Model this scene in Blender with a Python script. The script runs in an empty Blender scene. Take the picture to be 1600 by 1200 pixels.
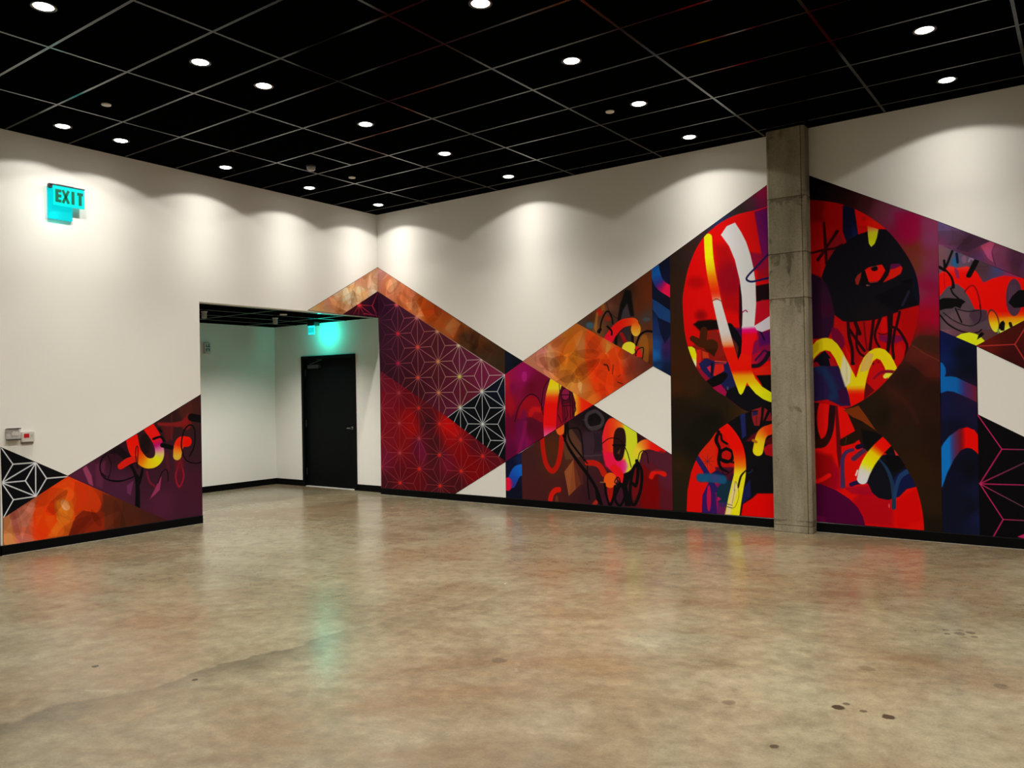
import bpy, bmesh, math, random
import numpy as np
from mathutils import Matrix, Vector

# ------------------------------------------------------------------ camera, world, exposure
S = 0.965                                    # survey units -> metres
F_PX, YAW, PITCH, ROLL = 1250.21, 0.62607, 0.007685, -0.018514
CAM = np.array([9.07059, -8.98577, 1.6]) * S
H = 4.401 * S                                # ceiling height
scene = bpy.context.scene
fw = np.array([-math.sin(YAW) * math.cos(PITCH), math.cos(YAW) * math.cos(PITCH), math.sin(PITCH)])
r0 = np.array([math.cos(YAW), math.sin(YAW), 0.0])
u0 = np.cross(r0, fw)
rt = r0 * math.cos(ROLL) + u0 * math.sin(ROLL)
up = np.cross(rt, fw)
cam_data = bpy.data.cameras.new('camera')
cam = bpy.data.objects.new('camera', cam_data)
scene.collection.objects.link(cam)
cam_data.sensor_fit = 'HORIZONTAL'
cam_data.sensor_width = 36.0
cam_data.lens = F_PX * 36.0 / 1600.0
cam_data.clip_start = 0.05
cam.matrix_world = Matrix(((rt[0], up[0], -fw[0], CAM[0]), (rt[1], up[1], -fw[1], CAM[1]),
                           (rt[2], up[2], -fw[2], CAM[2]), (0, 0, 0, 1)))
scene.camera = cam
world = bpy.data.worlds.new('world')
scene.world = world
world.use_nodes = True
world.node_tree.nodes['Background'].inputs['Color'].default_value = (0.0, 0.0, 0.0, 1)
world.node_tree.nodes['Background'].inputs['Strength'].default_value = 0.0
vs = scene.view_settings
vs.view_transform = 'Standard'
vs.look = 'None'
vs.gamma = 1.0
vs.exposure = 0.1
vs.use_curve_mapping = False
SPOT_W = 168.0                                # each downlight
SPOT_ANGLE, SPOT_BLEND = 136.0, 0.04
# beam profile of the downlights: cosine from straight down -> relative intensity
BEAM = [(0.39, 0.0), (0.445, 0.11), (0.55, 0.135), (0.70, 0.205), (0.829, 0.34), (0.891, 0.5), (0.95, 0.68)]   # along the walls
BEAM_WIDE = [(0.43, 0.0), (0.56, 0.26), (0.72, 0.6), (0.85, 0.9), (0.93, 1.0)]                               # middle of the hall
LIGHT_COL = (1.0, 0.945, 0.85)

# ------------------------------------------------------------------ helpers
C = scene.collection


def lin(c):
    c = np.asarray(c, float) / 255.0
    return np.where(c <= 0.04045, c / 12.92, ((c + 0.055) / 1.055) ** 2.4)


def mat(name, rgb, rough=0.6, metal=0.0, spec=0.5, emit=None, strength=0.0, noise=None, bump=None, alpha=None, trans=None):
    m = bpy.data.materials.new(name)
    m.use_nodes = True
    nt = m.node_tree
    b = nt.nodes['Principled BSDF']
    b.inputs['Base Color'].default_value = (*rgb, 1)
    b.inputs['Roughness'].default_value = rough
    b.inputs['Metallic'].default_value = metal
    b.inputs['Specular IOR Level'].default_value = spec
    if emit:
        b.inputs['Emission Color'].default_value = (*emit, 1)
        b.inputs['Emission Strength'].default_value = strength
    if trans:
        b.inputs['Transmission Weight'].default_value = trans
    if noise or bump:
        tc = nt.nodes.new('ShaderNodeTexCoord')
        n = nt.nodes.new('ShaderNodeTexNoise')
        n.inputs['Scale'].default_value = (noise or bump)[0]
        n.inputs['Detail'].default_value = 6
        nt.links.new(tc.outputs['Object'], n.inputs['Vector'])
        if noise:
            mx = nt.nodes.new('ShaderNodeMixRGB')
            mx.inputs['Color1'].default_value = (*[max(0, v * (1 - noise[1])) for v in rgb], 1)
            mx.inputs['Color2'].default_value = (*[min(1, v * (1 + noise[1])) for v in rgb], 1)
            nt.links.new(n.outputs['Fac'], mx.inputs['Fac'])
            nt.links.new(mx.outputs['Color'], b.inputs['Base Color'])
        if bump:
            bp = nt.nodes.new('ShaderNodeBump')
            bp.inputs['Strength'].default_value = bump[1]
            bp.inputs['Distance'].default_value = 0.002
            nt.links.new(n.outputs['Fac'], bp.inputs['Height'])
            nt.links.new(bp.outputs['Normal'], b.inputs['Normal'])
    return m


def link_obj(name, me, parent=None, m=None):
    o = bpy.data.objects.new(name, me)
    C.objects.link(o)
    if parent is not None:
        o.parent = parent
    if m is not None:
        me.materials.append(m)
    return o


class MB:
    def __init__(self):
        self.bm = bmesh.new()

    def box(self, x0, x1, y0, y1, z0, z1, bevel=0.0):
        r = bmesh.ops.create_cube(self.bm, size=1.0, matrix=Matrix.Translation(((x0 + x1) / 2, (y0 + y1) / 2, (z0 + z1) / 2)) @ Matrix.Diagonal((abs(x1 - x0), abs(y1 - y0), abs(z1 - z0), 1)))
        if bevel:
            es = list({e for v in r['verts'] for e in v.link_edges})
            bmesh.ops.bevel(self.bm, geom=es, offset=bevel, segments=2, affect='EDGES')
        return self

    def cyl(self, p, r1, r2, depth, axis='Z', seg=24, caps=True):
        rot = Matrix.Identity(4)
        if axis == 'X':
            rot = Matrix.Rotation(math.pi / 2, 4, 'Y')
        if axis == 'Y':
            rot = Matrix.Rotation(-math.pi / 2, 4, 'X')
        bmesh.ops.create_cone(self.bm, cap_ends=caps, segments=seg, radius1=r1, radius2=r2, depth=depth, matrix=Matrix.Translation(p) @ rot)
        return self

    def lathe(self, prof, seg=32):
        vs_ = []
        for (r, z) in prof:
            vs_.append([self.bm.verts.new((r * math.cos(2 * math.pi * k / seg), r * math.sin(2 * math.pi * k / seg), z)) for k in range(seg)])
        for a, b in zip(vs_, vs_[1:]):
            for k in range(seg):
                self.bm.faces.new((a[k], a[(k + 1) % seg], b[(k + 1) % seg], b[k]))
        return self

    def bar(self, a, b, w, h, nrm=(0, 0, 1)):
        a, b = Vector(a), Vector(b)
        d = (b - a)
        L = d.length
        d.normalize()
        n = Vector(nrm)
        s = d.cross(n).normalized()
        n = s.cross(d)
        mtx = Matrix(((d.x, s.x, n.x, (a.x + b.x) / 2), (d.y, s.y, n.y, (a.y + b.y) / 2), (d.z, s.z, n.z, (a.z + b.z) / 2), (0, 0, 0, 1)))
        bmesh.ops.create_cube(self.bm, size=1.0, matrix=mtx @ Matrix.Diagonal((L, w, h, 1)))
        return self

    def build(self, name, m, parent=None, smooth=False, loc=None):
        me = bpy.data.meshes.new(name)
        bmesh.ops.recalc_face_normals(self.bm, faces=self.bm.faces)
        self.bm.to_mesh(me)
        self.bm.free()
        if smooth:
            for p in me.polygons:
                p.use_smooth = True
        o = link_obj(name, me, parent, m)
        if loc is not None:
            o.location = loc
        return o


def thing(name, label, cat, loc=(0, 0, 0), group=None):
    o = bpy.data.objects.new(name, None)
    o.empty_display_size = 0.1
    C.objects.link(o)
    o.location = loc
    tag(o, label, cat, group)
    return o


def tag(o, label, cat, group=None):
    o['label'] = label
    o['category'] = cat
    if group:
        o['group'] = group
    return o


def struct(o, label=None):
    o['kind'] = 'structure'
    if label:
        o['label'] = label
    return o


# ------------------------------------------------------------------ materials of the room
def wall_paint():
    m = mat('wall_white_paint', (0.87, 0.86, 0.825), rough=0.75, spec=0.25, bump=(180, 0.08))
    return m


def floor_concrete():
    m = bpy.data.materials.new('polished_concrete')
    m.use_nodes = True
    nt = m.node_tree
    N, L = nt.nodes, nt.links
    b = N['Principled BSDF']
    geo = N.new('ShaderNodeNewGeometry')
    pos = geo.outputs['Position']

    def noise(scale, detail=5, rough=0.55, dist=0.0, vec=None, stretch=None):
        v = vec or pos
        if stretch:
            mp = N.new('ShaderNodeMapping')
            mp.vector_type = 'TEXTURE'
            mp.inputs['Scale'].default_value = stretch[0]
            mp.inputs['Rotation'].default_value = (0, 0, stretch[1])
            L.new(v, mp.inputs['Vector'])
            v = mp.outputs['Vector']
        n = N.new('ShaderNodeTexNoise')
        n.inputs['Scale'].default_value = scale
        n.inputs['Detail'].default_value = detail
        n.inputs['Roughness'].default_value = rough
        n.inputs['Distortion'].default_value = dist
        L.new(v, n.inputs['Vector'])
        return n.outputs['Fac']

    def ramp(f, stops):
        r = N.new('ShaderNodeValToRGB')
        els = r.color_ramp.elements
        while len(els) < len(stops):
            els.new(0.5)
        for e, (p, c) in zip(els, stops):
            e.position = p
            e.color = (*c, 1) if not np.isscalar(c) else (c, c, c, 1)
        L.new(f, r.inputs['Fac'])
        return r.outputs['Color']

    def mix(kind, fac, a, c):
        x = N.new('ShaderNodeMixRGB')
        x.blend_type = kind
        for s, v in (('Fac', fac), ('Color1', a), ('Color2', c)):
            if isinstance(v, bpy.types.NodeSocket):
                L.new(v, x.inputs[s])
            elif np.isscalar(v):
                x.inputs[s].default_value = v
            else:
                x.inputs[s].default_value = (*v, 1)
        return x.outputs['Color']

    def math_(op, a, c=None, cl=False):
        x = N.new('ShaderNodeMath')
        x.operation = op
        x.use_clamp = cl
        for k, v in enumerate((a, c)):
            if v is None:
                continue
            if isinstance(v, bpy.types.NodeSocket):
                L.new(v, x.inputs[k])
            else:
                x.inputs[k].default_value = v
        return x.outputs[0]

    base = ramp(noise(0.55, 6, 0.6, 0.3), [(0.32, FLOOR_C[0]), (0.5, FLOOR_C[1]), (0.68, FLOOR_C[2])])
    warm = ramp(noise(0.42, 4, 0.5, 0.8), [(0.46, 0.0), (0.66, 1.0)])
    col = mix('MIX', math_('MULTIPLY', warm, 0.7), base, FLOOR_C[3])
    streak = ramp(noise(2.2, 9, 0.68, 0.8, stretch=((2.4, 1.0, 1), 0.62)), [(0.40, 0.0), (0.66, 1.0)])
    col = mix('MIX', math_('MULTIPLY', streak, 0.5), col, FLOOR_C[0])
    brown = ramp(noise(1.25, 9, 0.7, 1.2, stretch=((2.0, 1.0, 1), 0.45)), [(0.50, 0.0), (0.70, 1.0)])
    col = mix('MIX', math_('MULTIPLY', brown, 0.55), col, FLOOR_C[4])
    fine = ramp(noise(9, 9, 0.7), [(0.28, 0.66), (0.72, 1.24)])
    col = mix('MULTIPLY', 1.0, col, fine)
    grit = ramp(noise(90, 4, 0.7), [(0.3, 0.84), (0.7, 1.12)])
    col = mix('MULTIPLY', 1.0, col, grit)
    pale = ramp(noise(5.5, 8, 0.75, 1.0, stretch=((2.2, 1, 1), 0.62)), [(0.64, 0.0), (0.74, 1.0)])
    col = mix('MIX', math_('MULTIPLY', pale, 0.28), col, (0.52, 0.47, 0.38))
    # oil spots and a joint stain, each with a ragged edge
    rag = noise(14, 4, 0.6)
    sep = N.new('ShaderNodeSeparateXYZ')
    L.new(pos, sep.inputs[0])
    spots = [(4.229, -6.583, .022, .9), (4.945, -6.383, .022, .9), (8.366, -3.203, .035, .5), (8.30, -3.25, .02, .5), (8.42, -3.15, .03, .5), (8.36, -3.12, .02, .4), (8.45, -3.23, .025, .45), (8.28, -3.17, .02, .4), (8.22, -3.2, .012, .4), (8.40, -3.27, .014, .4), (8.12, -3.28, .012, .4), (8.09, -3.22, .01, .4), (8.022, -4.838, .032, .95), (8.05, -4.77, .02, .7), (8.14, -4.82, .02, .7),
             (8.253, -4.825, .034, .92), (8.661, -4.086, .04, .4), (7.56, -5.071, .035, .45), (8.018, -4.179, .045, .32), (7.903, -5.437, .022, .8), (7.70, -4.283, .14, .18),
             (6.2, -5.2, .05, .4), (5.6, -6.2, .06, .25), (6.9, -4.2, .3, .2), (7.6, -2.6, .45, .22), (6.0, -2.9, .45, .22), (7.2, -3.3, .4, .2)]
    dark = None
    for (x, y, r, a) in spots:
        dx = math_('SUBTRACT', sep.outputs[0], x * S)
        dy = math_('SUBTRACT', sep.outputs[1], y * S)
        d = math_('SQRT', math_('ADD', math_('MULTIPLY', dx, dx), math_('MULTIPLY', dy, dy)))
        d = math_('MULTIPLY', d, math_('ADD', math_('MULTIPLY', rag, 1.6), 0.2))
        mr = N.new('ShaderNodeMapRange')
        mr.interpolation_type = 'SMOOTHSTEP'
        mr.inputs['From Min'].default_value = r * S * (0.72 if r < .12 else 0.2)
        mr.inputs['From Max'].default_value = r * S * 1.1
        mr.inputs['To Min'].default_value = a
        mr.inputs['To Max'].default_value = 0.0
        L.new(d, mr.inputs['Value'])
        v = mr.outputs['Result']
        dark = v if dark is None else math_('MAXIMUM', dark, v)
    # stain along the slab joint
    wob = math_('MULTIPLY', math_('SUBTRACT', noise(1.3, 5, 0.6), 0.5), 0.55)
    xx = math_('ADD', sep.outputs[0], wob)
    t = math_('MULTIPLY', math_('SUBTRACT', sep.outputs[1], -7.3 * S), 0.175)
    dj = math_('SUBTRACT', xx, math_('ADD', t, 4.70 * S))
    mr = N.new('ShaderNodeMapRange')
    mr.interpolation_type = 'SMOOTHSTEP'
    mr.inputs['From Min'].default_value = 0.0
    mr.inputs['From Max'].default_value = 0.34
    mr.inputs['To Min'].default_value = 0.62
    mr.inputs['To Max'].default_value = 0.0
    L.new(dj, mr.inputs['Value'])
    neg = N.new('ShaderNodeMapRange')
    neg.inputs['From Min'].default_value = -0.03
    neg.inputs['From Max'].default_value = 0.0
    L.new(dj, neg.inputs['Value'])
    patch = ramp(noise(0.9, 3, 0.5), [(0.38, 0.25), (0.62, 1.0)])
    fade = N.new('ShaderNodeMapRange')
    fade.inputs['From Min'].default_value = -4.6 * S
    fade.inputs['From Max'].default_value = -3.3 * S
    fade.inputs['To Min'].default_value = 1.0
    fade.inputs['To Max'].default_value = 0.0
    L.new(sep.outputs[1], fade.inputs['Value'])
    patch = math_('MULTIPLY', patch, fade.outputs['Result'])
    jst = math_('MULTIPLY', math_('MULTIPLY', mr.outputs['Result'], neg.outputs['Result']), patch)
    dark = math_('MAXIMUM', dark, jst)
    col = mix('MIX', dark, col, (0.03, 0.022, 0.014))
    L.new(col, b.inputs['Base Color'])
    rr = N.new('ShaderNodeMapRange')
    rr.inputs['To Min'].default_value = 0.15
    rr.inputs['To Max'].default_value = 0.33
    L.new(noise(1.1, 7, 0.65, 0.5), rr.inputs['Value'])
    L.new(rr.outputs['Result'], b.inputs['Roughness'])
    b.inputs['Specular IOR Level'].default_value = 0.5
    bp = N.new('ShaderNodeBump')
    bp.inputs['Strength'].default_value = 0.06
    bp.inputs['Distance'].default_value = 0.004
    L.new(noise(22, 6, 0.6), bp.inputs['Height'])
    L.new(bp.outputs['Normal'], b.inputs['Normal'])
    return m


def column_concrete():
    m = bpy.data.materials.new('raw_concrete')
    m.use_nodes = True
    nt = m.node_tree
    N, L = nt.nodes, nt.links
    b = N['Principled BSDF']
    tc = N.new('ShaderNodeNewGeometry')

    def noise(scale, detail, rough, sc=(1, 1, 1), dist=0.0):
        mp = N.new('ShaderNodeMapping')
        mp.inputs['Scale'].default_value = sc
        L.new(tc.outputs['Position'], mp.inputs['Vector'])
        n = N.new('ShaderNodeTexNoise')
        n.inputs['Scale'].default_value = scale
        n.inputs['Detail'].default_value = detail
        n.inputs['Roughness'].default_value = rough
        n.inputs['Distortion'].default_value = dist
        L.new(mp.outputs['Vector'], n.inputs['Vector'])
        return n.outputs['Fac']

    def ramp(f, stops):
        r = N.new('ShaderNodeValToRGB')
        els = r.color_ramp.elements
        while len(els) < len(stops):
            els.new(0.5)
        for e, (p, c) in zip(els, stops):
            e.position = p
            e.color = (*c, 1)
        L.new(f, r.inputs['Fac'])
        return r.outputs['Color']

    a = ramp(noise(2.6, 7, 0.6, (1, 1, 0.55)), [(0.3, (0.21, 0.185, 0.125)), (0.55, (0.285, 0.252, 0.178)), (0.75, (0.37, 0.335, 0.25))])
    s = ramp(noise(7, 6, 0.65, (1, 1, 0.12)), [(0.36, (0.78, 0.77, 0.75)), (0.66, (1.08, 1.07, 1.05))])
    g = ramp(noise(70, 5, 0.7), [(0.28, (0.7, 0.7, 0.68)), (0.5, (1, 1, 1)), (0.8, (1.15, 1.15, 1.12))])
    d = ramp(noise(3.1, 5, 0.55, (1, 1, 0.8), 0.8), [(0.60, (1, 1, 1)), (0.66, (0.62, 0.61, 0.58)), (0.80, (0.5, 0.49, 0.46))])
    col = a
    sep = N.new('ShaderNodeSeparateXYZ')
    L.new(tc.outputs['Position'], sep.inputs[0])
    blot = noise(5.5, 6, 0.6, (1, 1, 0.7), 0.8)
    extra = []
    for zj, dep in ((2.454, .30), (2.93, .42), (3.517, .20), (0.13, .13)):
        mr = N.new('ShaderNodeMapRange')
        mr.inputs['From Min'].default_value = zj - dep
        mr.inputs['From Max'].default_value = zj
        mr.inputs['To Min'].default_value = -0.25
        mr.inputs['To Max'].default_value = 0.10
        L.new(sep.outputs[2], mr.inputs['Value'])
        lt = N.new('ShaderNodeMath')
        lt.operation = 'LESS_THAN'
        L.new(sep.outputs[2], lt.inputs[0])
        lt.inputs[1].default_value = zj
        ad = N.new('ShaderNodeMath')
        L.new(blot, ad.inputs[0])
        L.new(mr.outputs['Result'], ad.inputs[1])
        ml = N.new('ShaderNodeMath')
        ml.operation = 'MULTIPLY'
        L.new(ad.outputs[0], ml.inputs[0])
        L.new(lt.outputs[0], ml.inputs[1])
        extra.append(ramp(ml.outputs[0], [(0.50, (1, 1, 1)), (0.56, (0.6, 0.585, 0.54)), (0.75, (0.48, 0.46, 0.42))]))
    for k in (s, g, d, *extra):
        x = N.new('ShaderNodeMixRGB')
        x.blend_type = 'MULTIPLY'
        x.inputs['Fac'].default_value = 1.0
        L.new(col, x.inputs['Color1'])
        L.new(k, x.inputs['Color2'])
        col = x.outputs['Color']
    L.new(col, b.inputs['Base Color'])
    b.inputs['Roughness'].default_value = 0.85
    b.inputs['Specular IOR Level'].default_value = 0.25
    bp = N.new('ShaderNodeBump')
    bp.inputs['Strength'].default_value = 0.35
    bp.inputs['Distance'].default_value = 0.006
    L.new(noise(28, 8, 0.7), bp.inputs['Height'])
    L.new(bp.outputs['Normal'], b.inputs['Normal'])
    return m


FLOOR_C = [(0.285, 0.255, 0.172), (0.225, 0.192, 0.122), (0.145, 0.112, 0.063), (0.19, 0.108, 0.052), (0.125, 0.08, 0.041)]
M_WALL = wall_paint()
M_FLOOR = floor_concrete()
M_COL = column_concrete()
M_TILE = mat('black_ceiling_tile', (0.0012, 0.0014, 0.0015), rough=0.95, spec=0.0, bump=(300, 0.2))
M_TBAR = mat('black_tee_bar', (0.002, 0.002, 0.002), rough=0.13, spec=0.24)
M_BASE = mat('black_rubber_base', (0.0025, 0.0027, 0.003), rough=0.6, spec=0.06, noise=(6, 0.3))
M_DOOR = mat('black_door_paint', (0.0028, 0.0042, 0.0046), rough=0.5, spec=0.06, noise=(3, 0.2))
M_FRAME = mat('black_frame_paint', (0.0018, 0.0026, 0.003), rough=0.45, spec=0.08, noise=(3, 0.2))
M_STEEL = mat('brushed_steel', (0.42, 0.42, 0.41), rough=0.35, metal=1.0, noise=(60, 0.15))
M_DKMETAL = mat('dark_metal', (0.05, 0.055, 0.058), rough=0.45, metal=0.6, noise=(40, 0.2))
M_TRIM = mat('downlight_trim', (0.035, 0.033, 0.03), rough=0.35, metal=0.4, noise=(30, 0.2))
M_LENS = mat('downlight_lens', (0.9, 0.88, 0.82), rough=0.4, emit=(1.0, 0.95, 0.86), strength=14.0, noise=(20, 0.02))
M_WHITEP = mat('white_plastic', (0.62, 0.60, 0.55), rough=0.45, noise=(30, 0.05))
M_DISC = mat('cover_plate_white', (0.75, 0.74, 0.70), rough=0.5, noise=(30, 0.05))
M_GREYD = mat('detector_grey', (0.40, 0.40, 0.38), rough=0.5, noise=(30, 0.08))
M_BLK = mat('black_plastic', (0.008, 0.008, 0.008), rough=0.5, noise=(30, 0.2))
M_RED = mat('red_display', (0.10, 0.002, 0.003), rough=0.2, emit=(0.35, 0.004, 0.006), strength=0.7, noise=(200, 0.3))
M_CYAN = mat('sign_glow_cyan', (0.0, 0.10, 0.11), rough=0.25, emit=(0.0, 0.66, 0.70), strength=0.85, noise=(20, 0.05))
M_CYAN2 = mat('edge_lit_acrylic_front', (0.0, 0.14, 0.14), rough=0.25, emit=(0.0, 0.80, 0.74), strength=0.9, noise=(20, 0.05))
M_GREEN = mat('exit_lettering', (0.0, 0.07, 0.04), rough=0.4, emit=(0.0, 0.10, 0.045), strength=0.6, noise=(20, 0.1))
M_CLEAR = mat('clear_plastic_guard', (0.92, 0.92, 0.90), rough=0.08, spec=0.6, noise=(4, 0.02))
M_CLEAR.node_tree.nodes['Principled BSDF'].inputs['Alpha'].default_value = 0.16

# ------------------------------------------------------------------ room shell
AX, AY = -2.80 * S, 0.17 * S                 # alcove far wall, door wall
ZA = 2.80 * S                                # alcove ceiling
OY = -3.128 * S                              # opening edge
OZ = 2.787 * S
LY = -5.418 * S                              # outer corner of the left wall
TH = 0.15 * S
RX, FY, LX = 13.0, -13.2, -3.4               # far sides of the hall

o = MB().box(LX - .2, RX + .2, FY - .2, .6, -0.12, 0.0).build('floor', M_FLOOR)
struct(o, 'polished tan concrete floor with brown stains')
mb = MB()
mb.box(-TH, 0, LY, OY, 0, H)
mb.box(-TH, 0, OY, AY, OZ, H)
struct(mb.build('wall_left', M_WALL), 'white wall on the left with the opening to the exit alcove')
struct(MB().box(LX, -TH, LY, LY + TH, 0, H).build('wall_left_return', M_WALL))
struct(MB().box(0, RX, 0, AY, 0, H).build('wall_back', M_WALL), 'white back wall carrying the large mural')
M_DARKWALL = mat('unseen_wall_low_bounce', (0.10, 0.10, 0.095), rough=0.8, spec=0.2, noise=(3, .1))  # unseen sides of the hall, coloured dark to cut bounced light
struct(MB().box(RX, RX + .15, FY, AY, 0, H).build('wall_right', M_DARKWALL))
struct(MB().box(LX, RX, FY - .15, FY, 0, H).build('wall_front', M_DARKWALL))
struct(MB().box(LX - .15, LX, FY, LY + TH, 0, H).build('wall_far_left', M_DARKWALL))
# alcove
struct(MB().box(AX - .12, AX, LY + TH, AY, 0, ZA + .1).build('wall_alcove_left', M_WALL), 'plain white side wall of the exit alcove')
DX0, DX1, DZ = -2.062 * S, -0.718 * S, 2.25 * S    # door frame outside
mb = MB()
mb.box(AX - .12, DX0, AY, AY + .14, 0, ZA + .1)
mb.box(DX1, 0.3, AY, AY + .14, 0, ZA + .1)
mb.box(DX0, DX1, AY, AY + .14, DZ, ZA + .1)
struct(mb.build('wall_alcove_back', M_WALL), 'white alcove wall around the black door')
struct(MB().box(AX - .12, 0.3, AY + .14, AY + .3, -0.0, ZA).build('wall_alcove_outer', M_WALL))


def board(name, a, b, nrm, parent=None):
    h, t = 0.103 * S, 0.012
    a, b, n = Vector(a), Vector(b), Vector(nrm)
    m = MB()
    bm = m.bm
    prof = [(0, 0), (t, 0), (t, h - .006), (t - .005, h), (0, h)]
    A = [bm.verts.new((a.x + n.x * p, a.y + n.y * p, q)) for p, q in prof]
    B = [bm.verts.new((b.x + n.x * p, b.y + n.y * p, q)) for p, q in prof]
    for k in range(5):
        bm.faces.new((A[k], A[(k + 1) % 5], B[(k + 1) % 5], B[k]))
    bm.faces.new(A)
    bm.faces.new(list(reversed(B)))
    o = m.build(name, M_BASE, parent)
    if parent is None:
        struct(o)
    return o


CX0, CX1, CY = 6.213 * S, 6.628 * S, -0.17 * S     # column
board('baseboard_left', (0, LY - .012, 0), (0, OY, 0), (1, 0, 0))
board('baseboard_left_return', (LX, LY, 0), (0.012, LY, 0), (0, -1, 0))
board('baseboard_back_1', (0, 0, 0), (CX0, 0, 0), (0, -1, 0))
board('baseboard_back_2', (CX1, 0, 0), (RX, 0, 0), (0, -1, 0))
board('baseboard_alcove_left', (AX, LY + TH, 0), (AX, AY, 0), (1, 0, 0))
board('baseboard_alcove_back_1', (AX, AY, 0), (DX0, AY, 0), (0, -1, 0))
board('baseboard_alcove_back_2', (DX1, AY, 0), (-.002, AY, 0), (0, -1, 0))
# pale caulk lines where base meets floor
M_CAULK = mat('grey_caulk', (0.36, 0.34, 0.29), rough=0.7, noise=(25, .2))
for nm, (x0, x1, y0, y1) in (('trim_1', (0.0, CX0, -.018, -.012)), ('trim_2', (CX1, RX, -.018, -.012)), ('trim_3', (.012, .018, LY, OY))):
    struct(MB().box(x0, x1, y0, y1, 0.0, 0.003).build(nm, M_CAULK))


# ---- ceiling: black tiles in a lay-in grid
gx = [(-0.105 + 1.2515 * k) * S for k in range(-2, 12)]
gy = [(-0.262 - 0.6338 * k) * S for k in range(0, 22)]
ceil = MB().box(LX - .15, RX + .15, FY - .15, AY, H + .10, H + .16).build('ceiling', M_TILE)
struct(ceil, 'black suspended ceiling')
tile_cache = {}


def slab(w, d, name, m, z, x, y, parent):
    k = (round(w, 4), round(d, 4), m.name)
    if k not in tile_cache:
        b = MB().box(-w / 2, w / 2, -d / 2, d / 2, 0, .016)
        me = bpy.data.meshes.new(name)
        b.bm.to_mesh(me)
        b.bm.free()
        me.materials.append(m)
        tile_cache[k] = me
    o = bpy.data.objects.new(name, tile_cache[k])
    C.objects.link(o)
    o.location = (x, y, z)
    o.parent = parent
    return o


xs = [v for v in gx if v > 0.2 and v < RX - .1]
ys = [v for v in gy if v > FY + .1 and v < -.1]
ex, ey = [0.0] + xs + [RX], [0.0] + ys + [FY]
for i in range(len(ex) - 1):
    for j in range(len(ey) - 1):
        x0, x1, y1, y0 = ex[i] + .002, ex[i + 1] - .002, ey[j] - .002, ey[j + 1] + .002
        slab(x1 - x0, y1 - y0, 'ceiling_tile', M_TILE, H + .006, (x0 + x1) / 2, (y0 + y1) / 2, ceil)
for x in xs:
    MB().box(x - .012, x + .012, FY, 0, H - .001, H + .006).build('main_runner', M_TBAR, ceil)
for y in ys:
    MB().box(0, RX, y - .0115, y + .0115, H - .0005, H + .0055).build('cross_tee', M_TBAR, ceil)
MB().box(1.765 * S - .011, 1.765 * S + .011, gy[4], gy[3], H - .0005, H + .006).build('cross_tee', M_TBAR, ceil)
m = MB()
m.box(0, RX, -.022, 0, H - .001, H + .006)
m.box(0, .022, LY, -.022, H - .001, H + .006)
m.build('wall_angle', M_TILE, ceil)
m = MB()
m.box(LX, 0, FY, LY, H + .004, H + .02)
m.build('black_panel', M_TILE, ceil)
# alcove ceiling
ca = MB().box(AX, -TH, LY + TH, AY, ZA + .02, ZA + .08).build('ceiling_alcove', M_TILE)
struct(ca, 'black ceiling inside the exit alcove')
axs = [AX] + [AX + .60 * S + .6338 * S * k for k in range(4)] + [-TH]
ays = [AY, -.45 * S, -1.70 * S, -2.95 * S, -4.2 * S, LY + TH]
for i in range(len(axs) - 1):
    for j in range(len(ays) - 1):
        slab(axs[i + 1] - axs[i] - .004, ays[j] - ays[j + 1] - .004, 'ceiling_tile', M_TILE, ZA + .004, (axs[i] + axs[i + 1]) / 2, (ays[j] + ays[j + 1]) / 2, ca)
for x in axs[1:-1]:
    MB().box(x - .012, x + .012, LY + TH, AY, ZA, ZA + .005).build('main_runner', M_TBAR, ca)
for y in ays[1:-1]:
    MB().box(AX, -TH, y - .012, y + .012, ZA - .0005, ZA + .0045).build('cross_tee', M_TBAR, ca)

# ---- door in the alcove
door = MB().box(DX0 + .05, DX1 - .05, AY + .045, AY + .09, 0.012, DZ - .05).build('door_1', M_DOOR)
struct(door, 'black flush exit door')
m = MB()
m.box(DX0, DX0 + .05, AY - .02, AY + .12, 0, DZ, )
m.box(DX1 - .05, DX1, AY - .02, AY + .12, 0, DZ)
m.box(DX0 + .05, DX1 - .05, AY - .02, AY + .12, DZ - .05, DZ)
m.build('door_frame', M_FRAME, door)
hx = DX1 - .13
mb = MB().cyl((hx, AY + .035, 1.02 * S), .026, .026, .02, 'Y')
mb.cyl((hx, AY + .012, 1.02 * S), .010, .010, .06, 'Y', 12)
mb.bar((hx + .01, AY - .016, 1.02 * S), (hx - .07, AY - .016, 1.02 * S), .015, .016, (0, 1, 0))
mb.build('door_lever', mat('dull_steel', (0.22, 0.23, 0.23), rough=.45, metal=.8, noise=(60, .15)), door)
cl = MB().box(DX0 + .15, DX0 + .43, AY - .012, AY + .045, DZ - .205, DZ - .145, .006).build('door_closer', mat('closer_grey', (0.045, 0.05, 0.052), rough=.4, metal=.2, noise=(30, .1)), door)
m = MB()
m.bar((DX0 + .24, AY - .03, DZ - .135), (DX0 + .56, AY - .055, DZ - .075), .02, .01, (0, 0, 1))
m.bar((DX0 + .56, AY - .055, DZ - .072), (DX0 + .40, AY - .025, DZ - .060), .02, .008, (0, 0, 1))
m.build('closer_arm', M_DKMETAL, cl)
for z in (.25, 1.05, 1.9):
    MB().cyl((DX0 + .052, AY + .030, z), .009, .009, .11, 'Z', 12).build('hinge', M_DKMETAL, door)
MB().box(DX0 + .05, DX1 - .05, AY + .005, AY + .11, 0, .009).build('under_door_light_strip', mat('door_gap_light', (.80, .80, .78), rough=.3, spec=.6, noise=(20, .05)), door)  # pale strip standing in for the light gap under the door

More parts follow.
